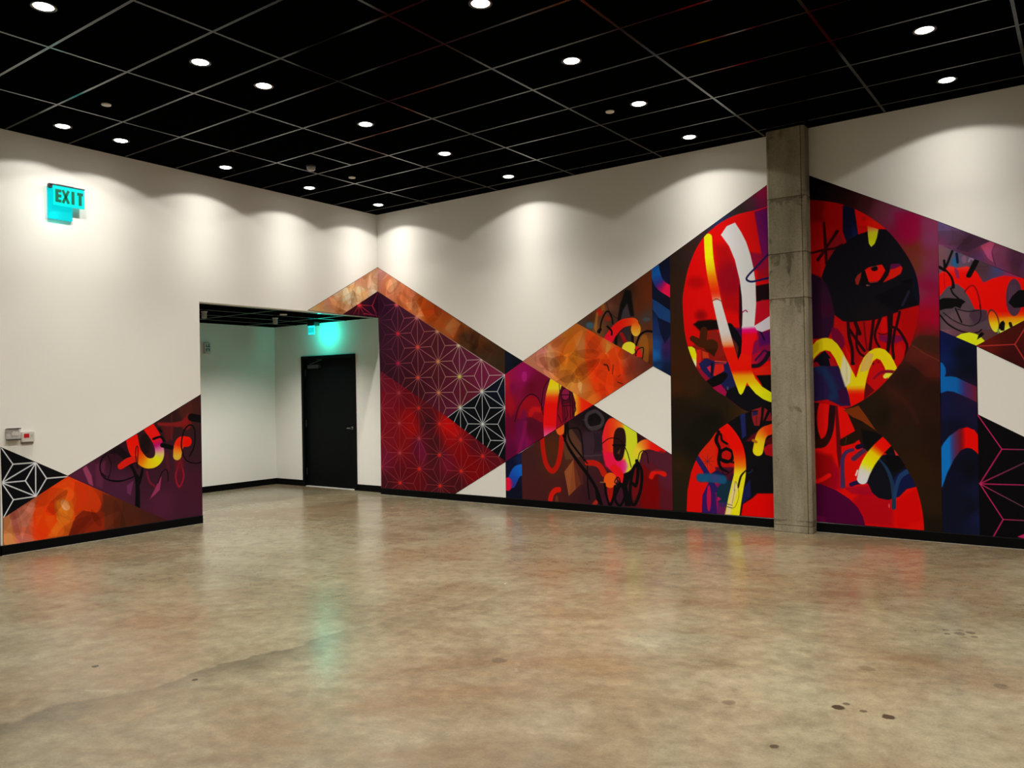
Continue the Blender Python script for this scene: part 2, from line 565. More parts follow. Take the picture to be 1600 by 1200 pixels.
# ---- concrete column
col = thing('concrete_column', 'square raw concrete column standing before the mural', 'column', ((CX0 + CX1) / 2, CY / 2, 0))
lifts = [0.0, 0.07, 2.543 * S, 3.037 * S, 3.645 * S, H]
for k in range(5):
    z0, z1 = lifts[k], lifts[k + 1]
    m = MB()
    bm = m.bm
    x0, x1, y0, ch = CX0, CX1, CY, .016
    lean = [0.0 + .012 * (z / H) for z in (z0, z1)]
    rings = []
    inset = .008
    zz = [z0, z0 + .006, z1 - .006, z1] if k else [z0, z0 + .004, z1 - .002, z1]
    for q, z in enumerate(zz):
        e = inset if q in (0, 3) else 0.0
        prof = [(x0 + e, -.006), (x0 + e, y0 + ch + e), (x0 + ch + e, y0 + e), (x1 - .045, y0 + e), (x1 - .040, y0 + .010 + e), (x1 - .034, y0 + e), (x1 - ch - e, y0 + e + .004), (x1 - e, y0 + ch + e), (x1 - e, -.006)]
        rings.append([bm.verts.new((px - (CX0 + CX1) / 2, py - CY / 2, z)) for px, py in prof])
    n = len(rings[0])
    for a, b in zip(rings, rings[1:]):
        for i in range(n - 1):
            bm.faces.new((a[i], a[i + 1], b[i + 1], b[i]))
        bm.faces.new((a[n - 1], a[0], b[0], b[n - 1]))
    bm.faces.new(rings[0])
    bm.faces.new(rings[-1])
    m.build('concrete_lift' if k else 'rough_foot', M_COL, col)

# ------------------------------------------------------------------ ceiling lamps
M_BAFFLE = mat('warm_reflector', (0.55, 0.30, 0.14), rough=0.3, metal=0.9, noise=(20, .1))
b = MB().lathe([(.084, 0.0), (.085, -.003), (.079, -.006), (.070, -.005), (.066, -.002), (.066, .002)])
trim_me = b.build('trim_ring', M_TRIM, smooth=True)
b = MB().lathe([(.066, -.003), (.062, .002), (.060, .004)])
refl_me = b.build('reflector', M_BAFFLE, smooth=True)
b = MB().lathe([(.0635, -.0025), (.050, -.008), (.030, -.0115), (.0005, -.013)])
lens_me = b.build('lens', M_LENS, smooth=True)
protos = [trim_me, refl_me, lens_me]
for p in protos:
    p.parent = None


def beam_light(name, beam):
    d = bpy.data.lights.new(name, 'SPOT')
    d.energy = SPOT_W
    d.color = LIGHT_COL
    d.spot_size = math.radians(SPOT_ANGLE)
    d.spot_blend = SPOT_BLEND
    d.shadow_soft_size = 0.045
    d.use_nodes = True
    n = d.node_tree
    em = next(k for k in n.nodes if k.type == 'EMISSION')
    tc = n.nodes.new('ShaderNodeTexCoord')
    sx_ = n.nodes.new('ShaderNodeSeparateXYZ')
    ab = n.nodes.new('ShaderNodeMath')
    ab.operation = 'ABSOLUTE'
    rp = n.nodes.new('ShaderNodeValToRGB')
    while len(rp.color_ramp.elements) < len(beam):
        rp.color_ramp.elements.new(.5)
    for e, (p_, v) in zip(rp.color_ramp.elements, beam):
        e.position, e.color = p_, (v, v, v, 1)
    n.links.new(tc.outputs['Normal'], sx_.inputs[0])
    n.links.new(sx_.outputs[2], ab.inputs[0])
    n.links.new(ab.outputs[0], rp.inputs['Fac'])
    n.links.new(rp.outputs['Color'], em.inputs['Strength'])
    return d


spot_wall, spot_mid = beam_light('downlight_beam', BEAM), beam_light('downlight_beam_wide', BEAM_WIDE)
lamps = [
    (0.52, -0.478, 'recessed downlight deepest in the corner where the two murals meet'),
    (0.52, -1.775, 'recessed downlight beside the left wall, second from the corner'),
    (0.52, -3.075, 'recessed downlight beside the left wall above the opening edge'),
    (0.555, -4.403, 'recessed downlight beside the left wall, right one of the close pair'),
    (0.555, -5.013, 'recessed downlight beside the left wall above the exit sign, left of the close pair'),
    (2.94, -0.503, 'recessed downlight near the back wall above the orange mural peak'),
    (2.96, -1.803, 'recessed downlight in the middle row, second from the back wall'),
    (3.00, -3.109, 'recessed downlight in the middle row, third from the back wall'),
    (3.05, -4.414, 'recessed downlight in the middle row, right of its close pair'),
    (3.07, -5.065, 'recessed downlight in the middle row, left of its close pair'),
    (3.066, -6.304, 'large recessed downlight at the top left corner of the picture'),
    (5.48, -0.540, 'recessed downlight near the back wall left of the concrete column'),
    (5.515, -1.848, 'recessed downlight beside the right cover disc, second from the back wall'),
    (5.535, -3.142, 'recessed downlight high in the middle, third from the back wall'),
    (5.55, -4.419, 'recessed downlight cut by the top edge in the middle of the picture'),
    (8.045, -0.599, 'recessed downlight near the back wall right of the column'),
    (8.055, -1.899, 'recessed downlight right of the column, second from the back wall')]
hidden = [(0.55, -6.30), (5.55, -5.06), (5.55, -6.30), (8.06, -3.2), (8.06, -4.42), (8.06, -5.07), (8.06, -6.30), (10.56, -.6), (10.56, -1.9), (10.56, -4.4), (10.56, -6.3), (3.05, -8.9), (6.8, -8.9), (10.5, -8.9), (-1.6, -7.5), (3, -11), (8, -11.5)]  # downlights added out of view, only there to light the hall
first = True
for (x, y, *lb) in lamps + hidden:
    lab = lb[0] if lb else 'recessed downlight added out of view to light the room'
    t = thing('recessed_downlight', lab, 'ceiling light', (x * S, y * S, H), 'recessed downlights in the black ceiling')
    for p in protos:
        q = p if first else p.copy()
        if not first:
            C.objects.link(q)
        q.parent = t
    first = False
    lo = bpy.data.objects.new('downlight_beam', spot_wall if (x < .7 or y > -.65) else spot_mid)
    C.objects.link(lo)
    lo.location = (0, 0, -.022)
    lo.parent = t

# cover discs and detector
for (x, y, lab) in ((1.506, -5.052, 'small white ceiling cover disc above the left wall'), (1.355, -1.774, 'small white ceiling cover disc near the corner of the room'), (5.184, -1.834, 'small white ceiling cover disc beside a downlight on the right')):
    o = MB().lathe([(.0005, -.010), (.040, -.010), (.043, -.006), (.043, 0.0)]).build('cover_disc', M_DISC, smooth=True)
    o.location = (x * S, y * S, H)
    tag(o, lab, 'cover plate', 'white cover discs on the ceiling')
t = thing('smoke_detector', 'grey smoke detector hanging from the black ceiling near the corner', 'smoke detector', (1.365 * S, -2.457 * S, H))
MB().lathe([(.055, 0.0), (.055, -.016), (.050, -.020)]).build('mounting_base', M_DKMETAL, t, True)
MB().lathe([(.050, -.020), (.050, -.045), (.036, -.058), (.0005, -.060)]).build('sensor_cover', M_GREYD, t, True)
# alcove ceiling fittings
for (x, y, lab) in ((-1.144, -2.313, 'small grey cylinder fitting on the alcove ceiling at its left edge'), (-1.282, -0.981, 'small grey cylinder fitting on the alcove ceiling near its corner')):
    t = thing('cylinder_fitting', lab, 'ceiling fitting', (x * S, y * S, ZA), 'grey cylinders on the alcove ceiling')
    MB().lathe([(.034, 0.0), (.034, -.085), (.029, -.092), (.024, -.088), (.0005, -.086)], 20).build('cylinder_body', M_GREYD, t, True)
    MB().lathe([(.044, 0.0), (.044, -.006), (.034, -.008)], 20).build('canopy', M_DISC, t, True)
    ld = bpy.data.lights.new('cylinder_beam', 'SPOT')
    ld.energy, ld.color, ld.spot_size, ld.spot_blend, ld.shadow_soft_size = 135.0, LIGHT_COL, math.radians(138), 1.0, .02
    lo = bpy.data.objects.new('cylinder_beam', ld)
    C.objects.link(lo)
    lo.location = (0, 0, -.10)
    lo.parent = t
o = MB().lathe([(.0005, -.012), (.050, -.012), (.054, -.006), (.054, 0.0)]).build('cover_disc', M_DISC, smooth=True)
o.location = (-0.70 * S, -1.279 * S, ZA)
tag(o, 'small white cover disc on the black alcove ceiling', 'cover plate')


# ------------------------------------------------------------------ exit signs
def letters(mb_, text, w, h, place):
    # block letters in a w x h band; place(u, v) -> corner in the plane
    n = len(text)
    cw = w / n
    st = h * .22

    def rect(u0, v0, u1, v1):
        mb_(u0, v0, u1, v1)
    for i, ch in enumerate(text):
        a = i * cw + cw * .10
        b = (i + 1) * cw - cw * .10
        if ch == 'E':
            rect(a, 0, a + st, h)
            for v in (0, h / 2 - st / 2, h - st):
                rect(a + st, v, b, v + st)
        if ch == 'I':
            rect((a + b) / 2 - st / 2, 0, (a + b) / 2 + st / 2, h)
        if ch == 'T':
            rect((a + b) / 2 - st / 2, 0, (a + b) / 2 + st / 2, h - st)
            rect(a, h - st, b, h)
        if ch == 'X':
            place((a, 0), (b, h), st)
            place((a, h), (b, 0), st)


# sign on the left wall: canopy with a hung letter panel and a plate for its glow on the wall
Y0, Y1 = -4.93 * S, -4.575 * S
Z1 = 3.90 * S
t = thing('exit_sign', 'glowing cyan exit sign high on the left wall', 'exit sign', (0, (Y0 + Y1) / 2, Z1))
yc = (Y0 + Y1) / 2


def loc(y):
    return y - yc


m = MB()
m.box(.0, .020, loc(Y0) - .005, loc(Y1) + .0, -.335, -.005, .004)
# glowing plate in place of the sign's light on the wall (narrower than the letter panel)
o = MB().box(.002, .028, loc(-4.93 * S), loc(-4.675 * S), -.345, -.002, .005).build('wall_glow_plate', M_CYAN, t)
m.bm.free()
o2 = MB().box(.060, .068, loc(-4.895 * S), loc(-4.565 * S), -.205, 0.0, .002).build('letter_panel', M_CYAN2, t)
lm = MB()
LU0, LW, LH, LV0 = loc(-4.880 * S), .295, .135, -.172


def lrect(u0, v0, u1, v1):
    lm.box(.068, .071, LU0 + u0, LU0 + u1, LV0 + v0, LV0 + v1)


def lbar(a, b_, st):
    lm.bar((.0695, LU0 + a[0], LV0 + a[1]), (.0695, LU0 + b_[0], LV0 + b_[1]), st * .85, .003, (1, 0, 0))


letters(lrect, 'EXIT', LW, LH, lbar)
lm.build('lettering', M_GREEN, o2)
MB().box(.030, .074, loc(-4.915 * S), loc(-4.56 * S), 0.0, .012, .002).build('canopy_strip', M_DKMETAL, t)
MB().box(.020, .060, loc(-4.935 * S), loc(-4.895 * S), -.030, .016, .006).build('end_cap', M_DKMETAL, t)
MB().box(.0, .032, loc(-4.84 * S), loc(-4.66 * S), .016, .026, .002).build('mounting_bracket', M_DKMETAL, t)

# sign hung from the alcove ceiling above the door
sx, sy = -1.50 * S, -0.02 * S
t = thing('exit_sign', 'small glowing cyan exit sign hung under the alcove ceiling above the door', 'exit sign', (sx, sy, ZA))
MB().box(-.085, .085, -.075, .045, -.055, 0.0, .005).build('canopy_strip', mat('sign_canopy', (.02, .024, .024), rough=.4, noise=(20, .1)), t)
p = MB().box(-.075, .075, -.062, -.054, -.20, -.055, .002).build('letter_panel', mat('alcove_sign_acrylic', (0, .5, .5), rough=.2, emit=(0.02, .72, .80), strength=1.15, noise=(8, .1)), t)
lm = MB()
LU0, LV0 = -.066, -.165


def lrect2(u0, v0, u1, v1):
    lm.box(LU0 + u0, LU0 + u1, -.0645, -.062, LV0 + v0, LV0 + v1)


def lbar2(a, b_, st):
    lm.bar((LU0 + a[0], -.063, LV0 + a[1]), (LU0 + b_[0], -.063, LV0 + b_[1]), st * .7, .0025, (0, 1, 0))


letters(lrect2, 'EXIT', .132, .075, lbar2)
lm.build('lettering', mat('alcove_sign_lettering', (0, .3, .25), rough=.4, emit=(0, .42, .34), strength=1.0, noise=(20, .1)), p)
gl = bpy.data.lights.new('exit_sign_glow', 'POINT')
gl.energy = 6.0
gl.color = (0.0, 1.0, 0.72)
gl.shadow_soft_size = .03
go = bpy.data.objects.new('exit_sign_glow', gl)
C.objects.link(go)
go.location = (.15, -.02, -.17)
go.parent = t
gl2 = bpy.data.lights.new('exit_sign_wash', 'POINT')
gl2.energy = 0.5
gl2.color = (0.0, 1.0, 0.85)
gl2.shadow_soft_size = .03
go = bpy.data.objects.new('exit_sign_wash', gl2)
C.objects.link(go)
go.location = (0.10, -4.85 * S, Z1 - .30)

# ------------------------------------------------------------------ small wall fittings
ty, tz = -5.225 * S, 1.215 * S
t = thing('thermostat', 'white wall thermostat with a dark red display beside the clear guard', 'thermostat', (0, -5.16 * S, 1.20 * S))
MB().box(0, .026, -.062, .062, -.05, .056, .006).build('housing', M_WHITEP, t)
MB().box(.0255, .0275, -.040, .010, -.005, .037).build('display', M_RED, t)
m = MB()
m.box(.026, .029, .030, .040, .020, .026)
m.box(.026, .029, .030, .040, .004, .010)
m.build('button', M_GREYD, t)
MB().box(.0, .020, -.055, .055, -.066, -.052, .003).build('lower_trim', mat('thermostat_trim', (.16, .14, .11), rough=.5, noise=(20, .1)), t)
t = thing('thermostat_guard', 'clear plastic thermostat guard box left of the white thermostat', 'thermostat guard', (0, -5.30 * S, 1.245 * S))
MB().box(0, .010, -.068, .062, -.055, .055, .003).build('backplate', M_WHITEP, t)
g = MB()
g.box(.010, .050, -.066, -.060, -.055, .053)
g.box(.010, .050, .054, .060, -.055, .053)
g.box(.046, .052, -.060, .054, -.055, .053)
g.build('clear_cover', M_CLEAR, t)
M_RAIL = mat('guard_rail_dark', (.06, .05, .045), rough=.4, noise=(20, .1))
MB().box(.010, .054, -.062, .060, .045, .055, .002).build('guard_rail', M_RAIL, t)
MB().box(.010, .054, -.062, .060, -.066, -.052, .002).build('guard_rail', M_RAIL, t)
MB().box(.010, .034, -.018, .046, -.020, .024, .005).build('inner_sensor', M_DISC, t)

t = thing('alarm_strobe', 'white alarm strobe with black markings on the alcove side wall', 'alarm', (AX, -1.20 * S, 2.385 * S))
MB().box(0, .040, -.055, .055, -.085, .085, .006).build('housing', M_WHITEP, t)
m = MB()
m.box(.040, .043, -.030, .040, .020, .030)
m.box(.040, .043, -.030, -.018, .030, .062)
m.box(.040, .043, .012, .024, .030, .070)
m.box(.040, .043, -.030, .030, -.012, -.002)
m.box(.040, .043, .018, .030, -.042, -.002)
m.box(.040, .043, -.030, -.018, -.042, -.002)
m.build('marking', M_BLK, t)
MB().box(.040, .055, -.035, .035, -.078, -.050, .004).build('strobe_lens', M_DISC, t)

# ------------------------------------------------------------------ murals
# Flat paint on the two walls.  Design points were surveyed from the photograph and are taken to
# metres on the wall by at(); everything after that lives in wall coordinates (u along, v up).
CROPS = {'A': (470, 400, .225), 'B': (560, 540, .21667), 'C': (780, 400, .2), 'D': (780, 580, .2), 'E': (1000, 280, .18337),
         'F': (1000, 460, .18337), 'G': (1000, 620, .18337), 'H': (1180, 200, .2), 'I': (1250, 280, .16667), 'J': (1250, 460, .16667),
         'K': (1250, 620, .19167), 'L': (1430, 320, .15), 'M': (1430, 460, .16667), 'N': (1430, 620, .20833), 'O': (0, 560, .26667),
         'P': (0, 0, 1.0)}
HS = 0.0050                                  # vertex spacing of the painted panels
GAIN = np.array([0.90, 0.83, 0.72])          # light on the wall, so paint = seen colour / GAIN
M_PAINT = bpy.data.materials.new('mural_paint')
M_PAINT.use_nodes = True
_nt = M_PAINT.node_tree
_b = _nt.nodes['Principled BSDF']
_b.inputs['Roughness'].default_value = 0.5
_b.inputs['Specular IOR Level'].default_value = 0.08
_at = _nt.nodes.new('ShaderNodeAttribute')
_at.attribute_name = 'paint'
_nt.links.new(_at.outputs['Color'], _b.inputs['Base Color'])


def at(wall, crop, pts):
    ox, oy, k = CROPS[crop]
    p = np.atleast_2d(np.asarray(pts, float)) * k + np.array([ox, oy])
    d = fw + np.outer((p[:, 0] - 800) / F_PX, rt) + np.outer((600 - p[:, 1]) / F_PX, up)
    ax = 1 if wall == 'back' else 0
    t = -CAM[ax] / d[:, ax]
    q = CAM + d * t[:, None]
    return np.stack([q[:, 1 - ax], q[:, 2]], 1)


def px_size(wall, crop, p):
    k = CROPS[crop][2]
    ox, oy, _ = CROPS[crop]
    c = np.asarray(p, float)
    a = at(wall, crop, [c, c + [0, 1 / k], c + [1 / k, 0]])
    return k * (np.hypot(*(a[1] - a[0])) + np.hypot(*(a[2] - a[0]))) / 2


def smooth_path(p, closed=False, n=7):
    p = np.asarray(p, float)
    if len(p) < 3:
        return p
    if closed:
        q = np.vstack([p[-1], p, p[0], p[1]])
    else:
        q = np.vstack([2 * p[0] - p[1], p, 2 * p[-1] - p[-2]])
    out = []
    for i in range(1, len(q) - 2):
        a, b_, c, d = q[i - 1], q[i], q[i + 1], q[i + 2]
        for k in range(n):
            t = k / n
            out.append(.5 * ((2 * b_) + (-a + c) * t + (2 * a - 5 * b_ + 4 * c - d) * t * t + (-a + 3 * b_ - 3 * c + d) * t ** 3))
    if not closed:
        out.append(q[-2])
    return np.array(out)


def seg_dist(P, a, b_):
    d = b_ - a
    L2 = max(float(d @ d), 1e-12)
    t = np.clip(((P - a) @ d) / L2, 0, 1)
    r = P - a - t[:, None] * d
    return np.sqrt((r * r).sum(1)), t


def poly_sd(P, V):
    inside = np.zeros(len(P), bool)
    dm = np.full(len(P), 1e9)
    for i in range(len(V)):
        a, b_ = V[i], V[(i + 1) % len(V)]
        dm = np.minimum(dm, seg_dist(P, a, b_)[0])
        if a[1] != b_[1]:
            cr = ((a[1] > P[:, 1]) != (b_[1] > P[:, 1])) & (P[:, 0] < (b_[0] - a[0]) * (P[:, 1] - a[1]) / (b_[1] - a[1]) + a[0])
            inside ^= cr
    return np.where(inside, -dm, dm)


def sstep(x):
    x = np.clip(x, 0, 1)
    return x * x * (3 - 2 * x)


OUTLINES = {}
M_OUTLINE = mat('black_outline_paint', (0.006, 0.005, 0.006), rough=0.6, spec=0.1, noise=(20, .2))


class Panel:
    def __init__(self, wall, parent, name, label, quads, crop, base=None, power=3.0):
        self.wall, self.parent, self.name, self.label = wall, parent, name, label
        V, Fc = [], []
        n0 = 0
        self.outline = [at(wall, 'P', q) for q in quads]
        for q in quads:
            c = at(wall, 'P', q)
            if len(c) == 3:
                c = np.vstack([c, c[2]])
            l = lambda i, j: np.hypot(*(c[i] - c[j]))
            nu = max(2, int(max(l(0, 1), l(3, 2)) / HS) + 1)
            nv = max(2, int(max(l(1, 2), l(0, 3)) / HS) + 1)
            s, t = np.meshgrid(np.linspace(0, 1, nu), np.linspace(0, 1, nv), indexing='ij')
            s, t = s[..., None], t[..., None]
            g = (c[0] * (1 - s) + c[1] * s) * (1 - t) + (c[3] * (1 - s) + c[2] * s) * t
            V.append(g.reshape(-1, 2))
            idx = np.arange(nu * nv).reshape(nu, nv) + n0
            Fc.append(np.stack([idx[:-1, :-1], idx[1:, :-1], idx[1:, 1:], idx[:-1, 1:]], -1).reshape(-1, 4))
            n0 += nu * nv
        self.P = np.vstack(V)
        self.F = np.vstack(Fc)
        self.col = np.zeros((len(self.P), 3))
        self.crop = crop
        self.clip = None
        self.blend_power = power
        if base:
            self.base(base)

    def base(self, items):
        """items: list of (crop, (x, y), rgb) or ((x,y), rgb) in the panel's crop; smooth blend."""
        num = np.zeros_like(self.col)
        den = np.zeros(len(self.P))
        for it in items:
            cr, pt, c = it if len(it) == 3 else (self.crop, it[0], it[1])
            q = at(self.wall, cr, pt)[0]
            d2 = ((self.P - q) ** 2).sum(1) + 0.0025
            w = d2 ** (-self.blend_power / 2)
            num += w[:, None] * np.asarray(c, float)
            den += w
        self.col = num / den[:, None]

    def _mask(self, idx, a):
        if self.clip is not None:
            a = a * self.clip[idx]
        return a

    def set_clip(self, crop=None, pts=None, smooth=True):
        if pts is None:
            self.clip = None
            return
        V = at(self.wall, crop, pts)
        if smooth:
            V = smooth_path(V, True)
        self.clip = sstep(.5 - poly_sd(self.P, V) / (HS * 1.3))

    def _sel(self, lo, hi):
        return np.nonzero((self.P[:, 0] >= lo[0]) & (self.P[:, 0] <= hi[0]) & (self.P[:, 1] >= lo[1]) & (self.P[:, 1] <= hi[1]))[0]

    def _grad(self, grad, pts, crop):
        axis, stops = grad[0], grad[1]
        pts = np.asarray(pts, float)
        mid = pts.mean(0)
        if axis == 'y':
            pos = [at(self.wall, crop, [mid[0], s])[0][1] for s, _ in stops]
            X = self.P[:, 1]
        else:
            pos = [at(self.wall, crop, [s, mid[1]])[0][0] for s, _ in stops]
            X = self.P[:, 0]
        o_ = np.argsort(pos)
        pos = np.array(pos)[o_]
        cs = np.array([stops[i][1] for i in o_], float)
        return lambda idx: np.stack([np.interp(X[idx], pos, cs[:, k]) for k in range(3)], 1)

    def poly(self, pts, col, soft=0, smooth=False, alpha=1.0, crop=None):
        crop = crop or self.crop
        V = at(self.wall, crop, pts)
        w = max(soft * px_size(self.wall, crop, np.mean(pts, 0)), HS * 1.3)
        if smooth:
            V = smooth_path(V, True)
        idx = self._sel(V.min(0) - w, V.max(0) + w)
        if not len(idx):
            return self
        a = self._mask(idx, sstep(.5 - poly_sd(self.P[idx], V) / w) * alpha)
        c = self._grad(col, pts, crop)(idx) if isinstance(col[0], str) else np.asarray(col, float)
        self.col[idx] = self.col[idx] * (1 - a[:, None]) + c * a[:, None]
        return self

    def ell(self, cx, cy, rx, ry, col, rot=0, **kw):
        a = np.linspace(0, 2 * math.pi, 28, endpoint=False)
        x, y = rx * np.cos(a), ry * np.sin(a)
        r = math.radians(rot)
        return self.poly(np.stack([cx + x * math.cos(r) - y * math.sin(r), cy + x * math.sin(r) + y * math.cos(r)], 1), col, **kw)

    def stroke(self, pts, w, col, soft=0, alpha=1.0, crop=None, smooth=True, closed=False):
        crop = crop or self.crop
        V = at(self.wall, crop, pts)
        k = px_size(self.wall, crop, np.mean(pts, 0))
        ww = np.atleast_1d(np.asarray(w, float)) * k / 2
        sf = max(soft * k, HS * 1.3)
        if closed:
            V = np.vstack([smooth_path(V, True), V[:1]])
        elif smooth:
            V = smooth_path(V)
        cum = np.concatenate([[0], np.cumsum(np.hypot(*np.diff(V, axis=0).T))])
        T = cum / cum[-1]
        W = np.interp(T, np.linspace(0, 1, len(ww)), ww) if len(ww) > 1 else np.full(len(T), ww[0])
        m_ = W.max() + sf
        idx = self._sel(V.min(0) - m_, V.max(0) + m_)
        if not len(idx):
            return self
        P = self.P[idx]
        best = np.full(len(P), 1e9)
        bt = np.zeros(len(P))
        for i in range(len(V) - 1):
            d, t = seg_dist(P, V[i], V[i + 1])
            d = d - (W[i] * (1 - t) + W[i + 1] * t)
            k_ = d < best
            best[k_] = d[k_]
            bt[k_] = (T[i] + (T[i + 1] - T[i]) * t)[k_]
        a = self._mask(idx, sstep(.5 - best / sf) * alpha)
        if isinstance(col[0], str):
            c = self._grad(col, pts, crop)(idx)
        elif isinstance(col[0], (tuple, list)):
            if np.isscalar(col[0][0]) and len(col[0]) == 2:
                st = col
            else:
                st = [(i / (len(col) - 1), x) for i, x in enumerate(col)]
            ps = [s_[0] for s_ in st]
            cs = np.array([s_[1] for s_ in st], float)
            c = np.stack([np.interp(bt, ps, cs[:, j]) for j in range(3)], 1)
        else:
            c = np.asarray(col, float)
        self.col[idx] = self.col[idx] * (1 - a[:, None]) + c * a[:, None]
        return self

    def petals(self, n, seed, tint, size, alpha=.3):
        """translucent leaf shapes, lighter or deeper than the ground"""
        rng = random.Random(seed)
        lo, hi = self.P.min(0), self.P.max(0)
        for _ in range(n):
            c = self.P[rng.randrange(len(self.P))]
            L_ = size * rng.uniform(.6, 1.4)
            Wd = L_ * rng.uniform(.25, .5)
            an = rng.uniform(0, math.pi)
            tt = np.linspace(0, 2 * math.pi, 18, endpoint=False)
            x = L_ * np.cos(tt)
            y = Wd * np.sin(tt) * (1 - .35 * np.cos(tt))
            V = c + np.stack([x * math.cos(an) - y * math.sin(an), x * math.sin(an) + y * math.cos(an)], 1)
            idx = self._sel(V.min(0) - .02, V.max(0) + .02)
            if not len(idx):
                continue
            a = sstep(.5 - poly_sd(self.P[idx], V) / (HS * 1.3)) * min(1, alpha * 1.5) * rng.uniform(.5, 1)
            f = rng.choice(tint)
            tgt = np.clip(self.col[idx] * np.asarray(f), 0, 255)
            self.col[idx] = self.col[idx] * (1 - a[:, None]) + tgt * a[:, None]
        return self

    def lattice(self, origin, s, colour_at, width, alpha=1.0):
        """star lattice: triangular grid with a vertical axis plus spokes to each triangle's centre"""
        dx = s[0]
        s = s[1]
        lo, hi = self.P.min(0), self.P.max(0)
        segs = []
        i0, i1 = int((lo[0] - origin[0]) / dx) - 2, int((hi[0] - origin[0]) / dx) + 2
        j0, j1 = int((lo[1] - origin[1]) / s) - 2, int((hi[1] - origin[1]) / s) + 2
        node = lambda i, j: np.array([origin[0] + i * dx, origin[1] + (j + (.5 if i % 2 else 0)) * s])
        for i in range(i0, i1 + 1):
            for j in range(j0, j1 + 1):
                a = node(i, j)
                b_ = node(i, j + 1)
                rj = j + (1 if i % 2 else 0)
                c, d = node(i + 1, rj), node(i + 1, rj - 1)
                segs += [(a, b_), (a, c), (a, d)]
                for tri in ((a, b_, c), (a, c, d)):
                    g = sum(tri) / 3
                    segs += [(g, q) for q in tri]
        w = width / 2
        cov = np.zeros(len(self.P))
        for a, b_ in segs:
            l_, h_ = np.minimum(a, b_) - .02, np.maximum(a, b_) + .02
            if (h_ < lo).any() or (l_ > hi).any():
                continue
            idx = self._sel(l_, h_)
            if len(idx):
                d, t = seg_dist(self.P[idx], a, b_)
                cov[idx] = np.maximum(cov[idx], sstep(.5 - (d - w) / (HS * 1.3)))
        a = cov * alpha
        c = colour_at(self.P)
        self.col = self.col * (1 - a[:, None]) + c * a[:, None]
        return self

    def build(self):
        OUTLINES.setdefault(self.parent.name, (self.parent, self.wall, []))[2].extend(self.outline)
        P = self.P
        n = len(P)
        co = np.zeros((n, 3), np.float32)
        if self.wall == 'back':
            co[:, 0], co[:, 1] = P[:, 0], -.0025
        else:
            co[:, 1], co[:, 0] = P[:, 0], .0025
        co[:, 2] = P[:, 1]
        me = bpy.data.meshes.new(self.name)
        me.vertices.add(n)
        me.vertices.foreach_set('co', co.ravel())
        nf = len(self.F)
        me.loops.add(nf * 4)
        me.loops.foreach_set('vertex_index', self.F.astype(np.int32).ravel())
        me.polygons.add(nf)
        me.polygons.foreach_set('loop_start', np.arange(0, nf * 4, 4, dtype=np.int32))
        me.update(calc_edges=True)
        at_ = me.color_attributes.new('paint', 'FLOAT_COLOR', 'POINT')
        rgb = np.clip(lin(np.clip(self.col, 0, 255)) / GAIN, 0, .93)
        at_.data.foreach_set('color', np.hstack([rgb, np.ones((n, 1))]).astype(np.float32).ravel())
        o_ = link_obj(self.name, me, self.parent, M_PAINT)
        o_['label'] = self.label
        return o_


mur_back = thing('mural', 'big abstract graffiti mural with two red rounds across the back wall', 'mural', (0, 0, 0))
mur_peak = thing('mural', 'peach and maroon mural peak on the left wall above the alcove opening', 'mural', (0, 0, 0))
mur_left = thing('mural', 'low angular mural of black star lattice, orange and purple on the left wall', 'mural', (0, 0, 0))

PALE = [(1.15, 1.18, 1.25), (1.25, 1.3, 1.4), (.86, .8, .74), (.76, .66, .56), (1.08, .88, .68), (1.1, 1.25, 1.5)]
# --- peach to brown band
p = Panel('back', mur_back, 'painted_facet', 'slanted band fading from peach to brown', [[(590, 418), (789, 547.3), (789, 585), (590, 455)]], 'A',
          [((540, 120), (200, 130, 112)), ((600, 150), (195, 120, 90)), ((640, 210), (188, 112, 78)), ((700, 300), (185, 95, 50)), ((770, 260), (175, 90, 55)), ((830, 330), (172, 72, 15)), ((800, 390), (195, 115, 65)),
           ((900, 380), (165, 60, 8)), ((950, 430), (175, 80, 28)), ((1000, 400), (165, 70, 15)), ((1050, 500), (185, 105, 52)), ((1120, 500), (135, 60, 15)), ((1130, 570), (70, 42, 22)), ((1250, 580), (90, 50, 22)), ((1200, 620), (70, 42, 20)), ((1400, 700), (55, 38, 22)), ((1300, 680), (62, 40, 22))])
p.poly([(590, 190), (640, 150), (670, 190), (640, 240), (610, 250)], (205, 150, 105), smooth=True, alpha=.8)
p.poly([(820, 290), (900, 330), (960, 420), (900, 460), (850, 400)], (168, 62, 5), smooth=True, alpha=.7)
p.poly([(720, 330), (800, 310), (860, 420), (800, 420)], (205, 130, 80), alpha=.5)
p.poly([(1000, 500), (1060, 430), (1110, 470), (1060, 570)], (192, 118, 66), alpha=.6)
p.petals(46, 3, PALE, .16, .42).build()
p = Panel('back', mur_back, 'painted_facet', 'small navy triangle at the band end', [[(789, 547.3), (817.2, 564.8), (789, 585)]], 'A', [((1450, 720), (14, 20, 34)), ((1500, 720), (10, 14, 22))])
p.build()

# --- star lattice facets.  Nodes surveyed: columns 0.3305*S... apart
nd = at('back', 'A', [(675, 540), (812, 632), (953, 732), (1102, 838), (1258, 938), (675, 745), (812, 845), (957, 950), (1107, 1050), (1262, 1165), (1417, 825), (1418, 1052)])
col_dx = (nd[10][0] - nd[0][0]) / 5
row_dz = np.mean([nd[0][1] - nd[5][1], nd[1][1] - nd[6][1], nd[2][1] - nd[7][1], nd[3][1] - nd[8][1], nd[4][1] - nd[9][1]])
x_n, z_n = nd[0][0], nd[0][1]
ZD = [nd[0][1] - k for k in (nd[1][1], nd[2][1], nd[3][1], nd[4][1])]


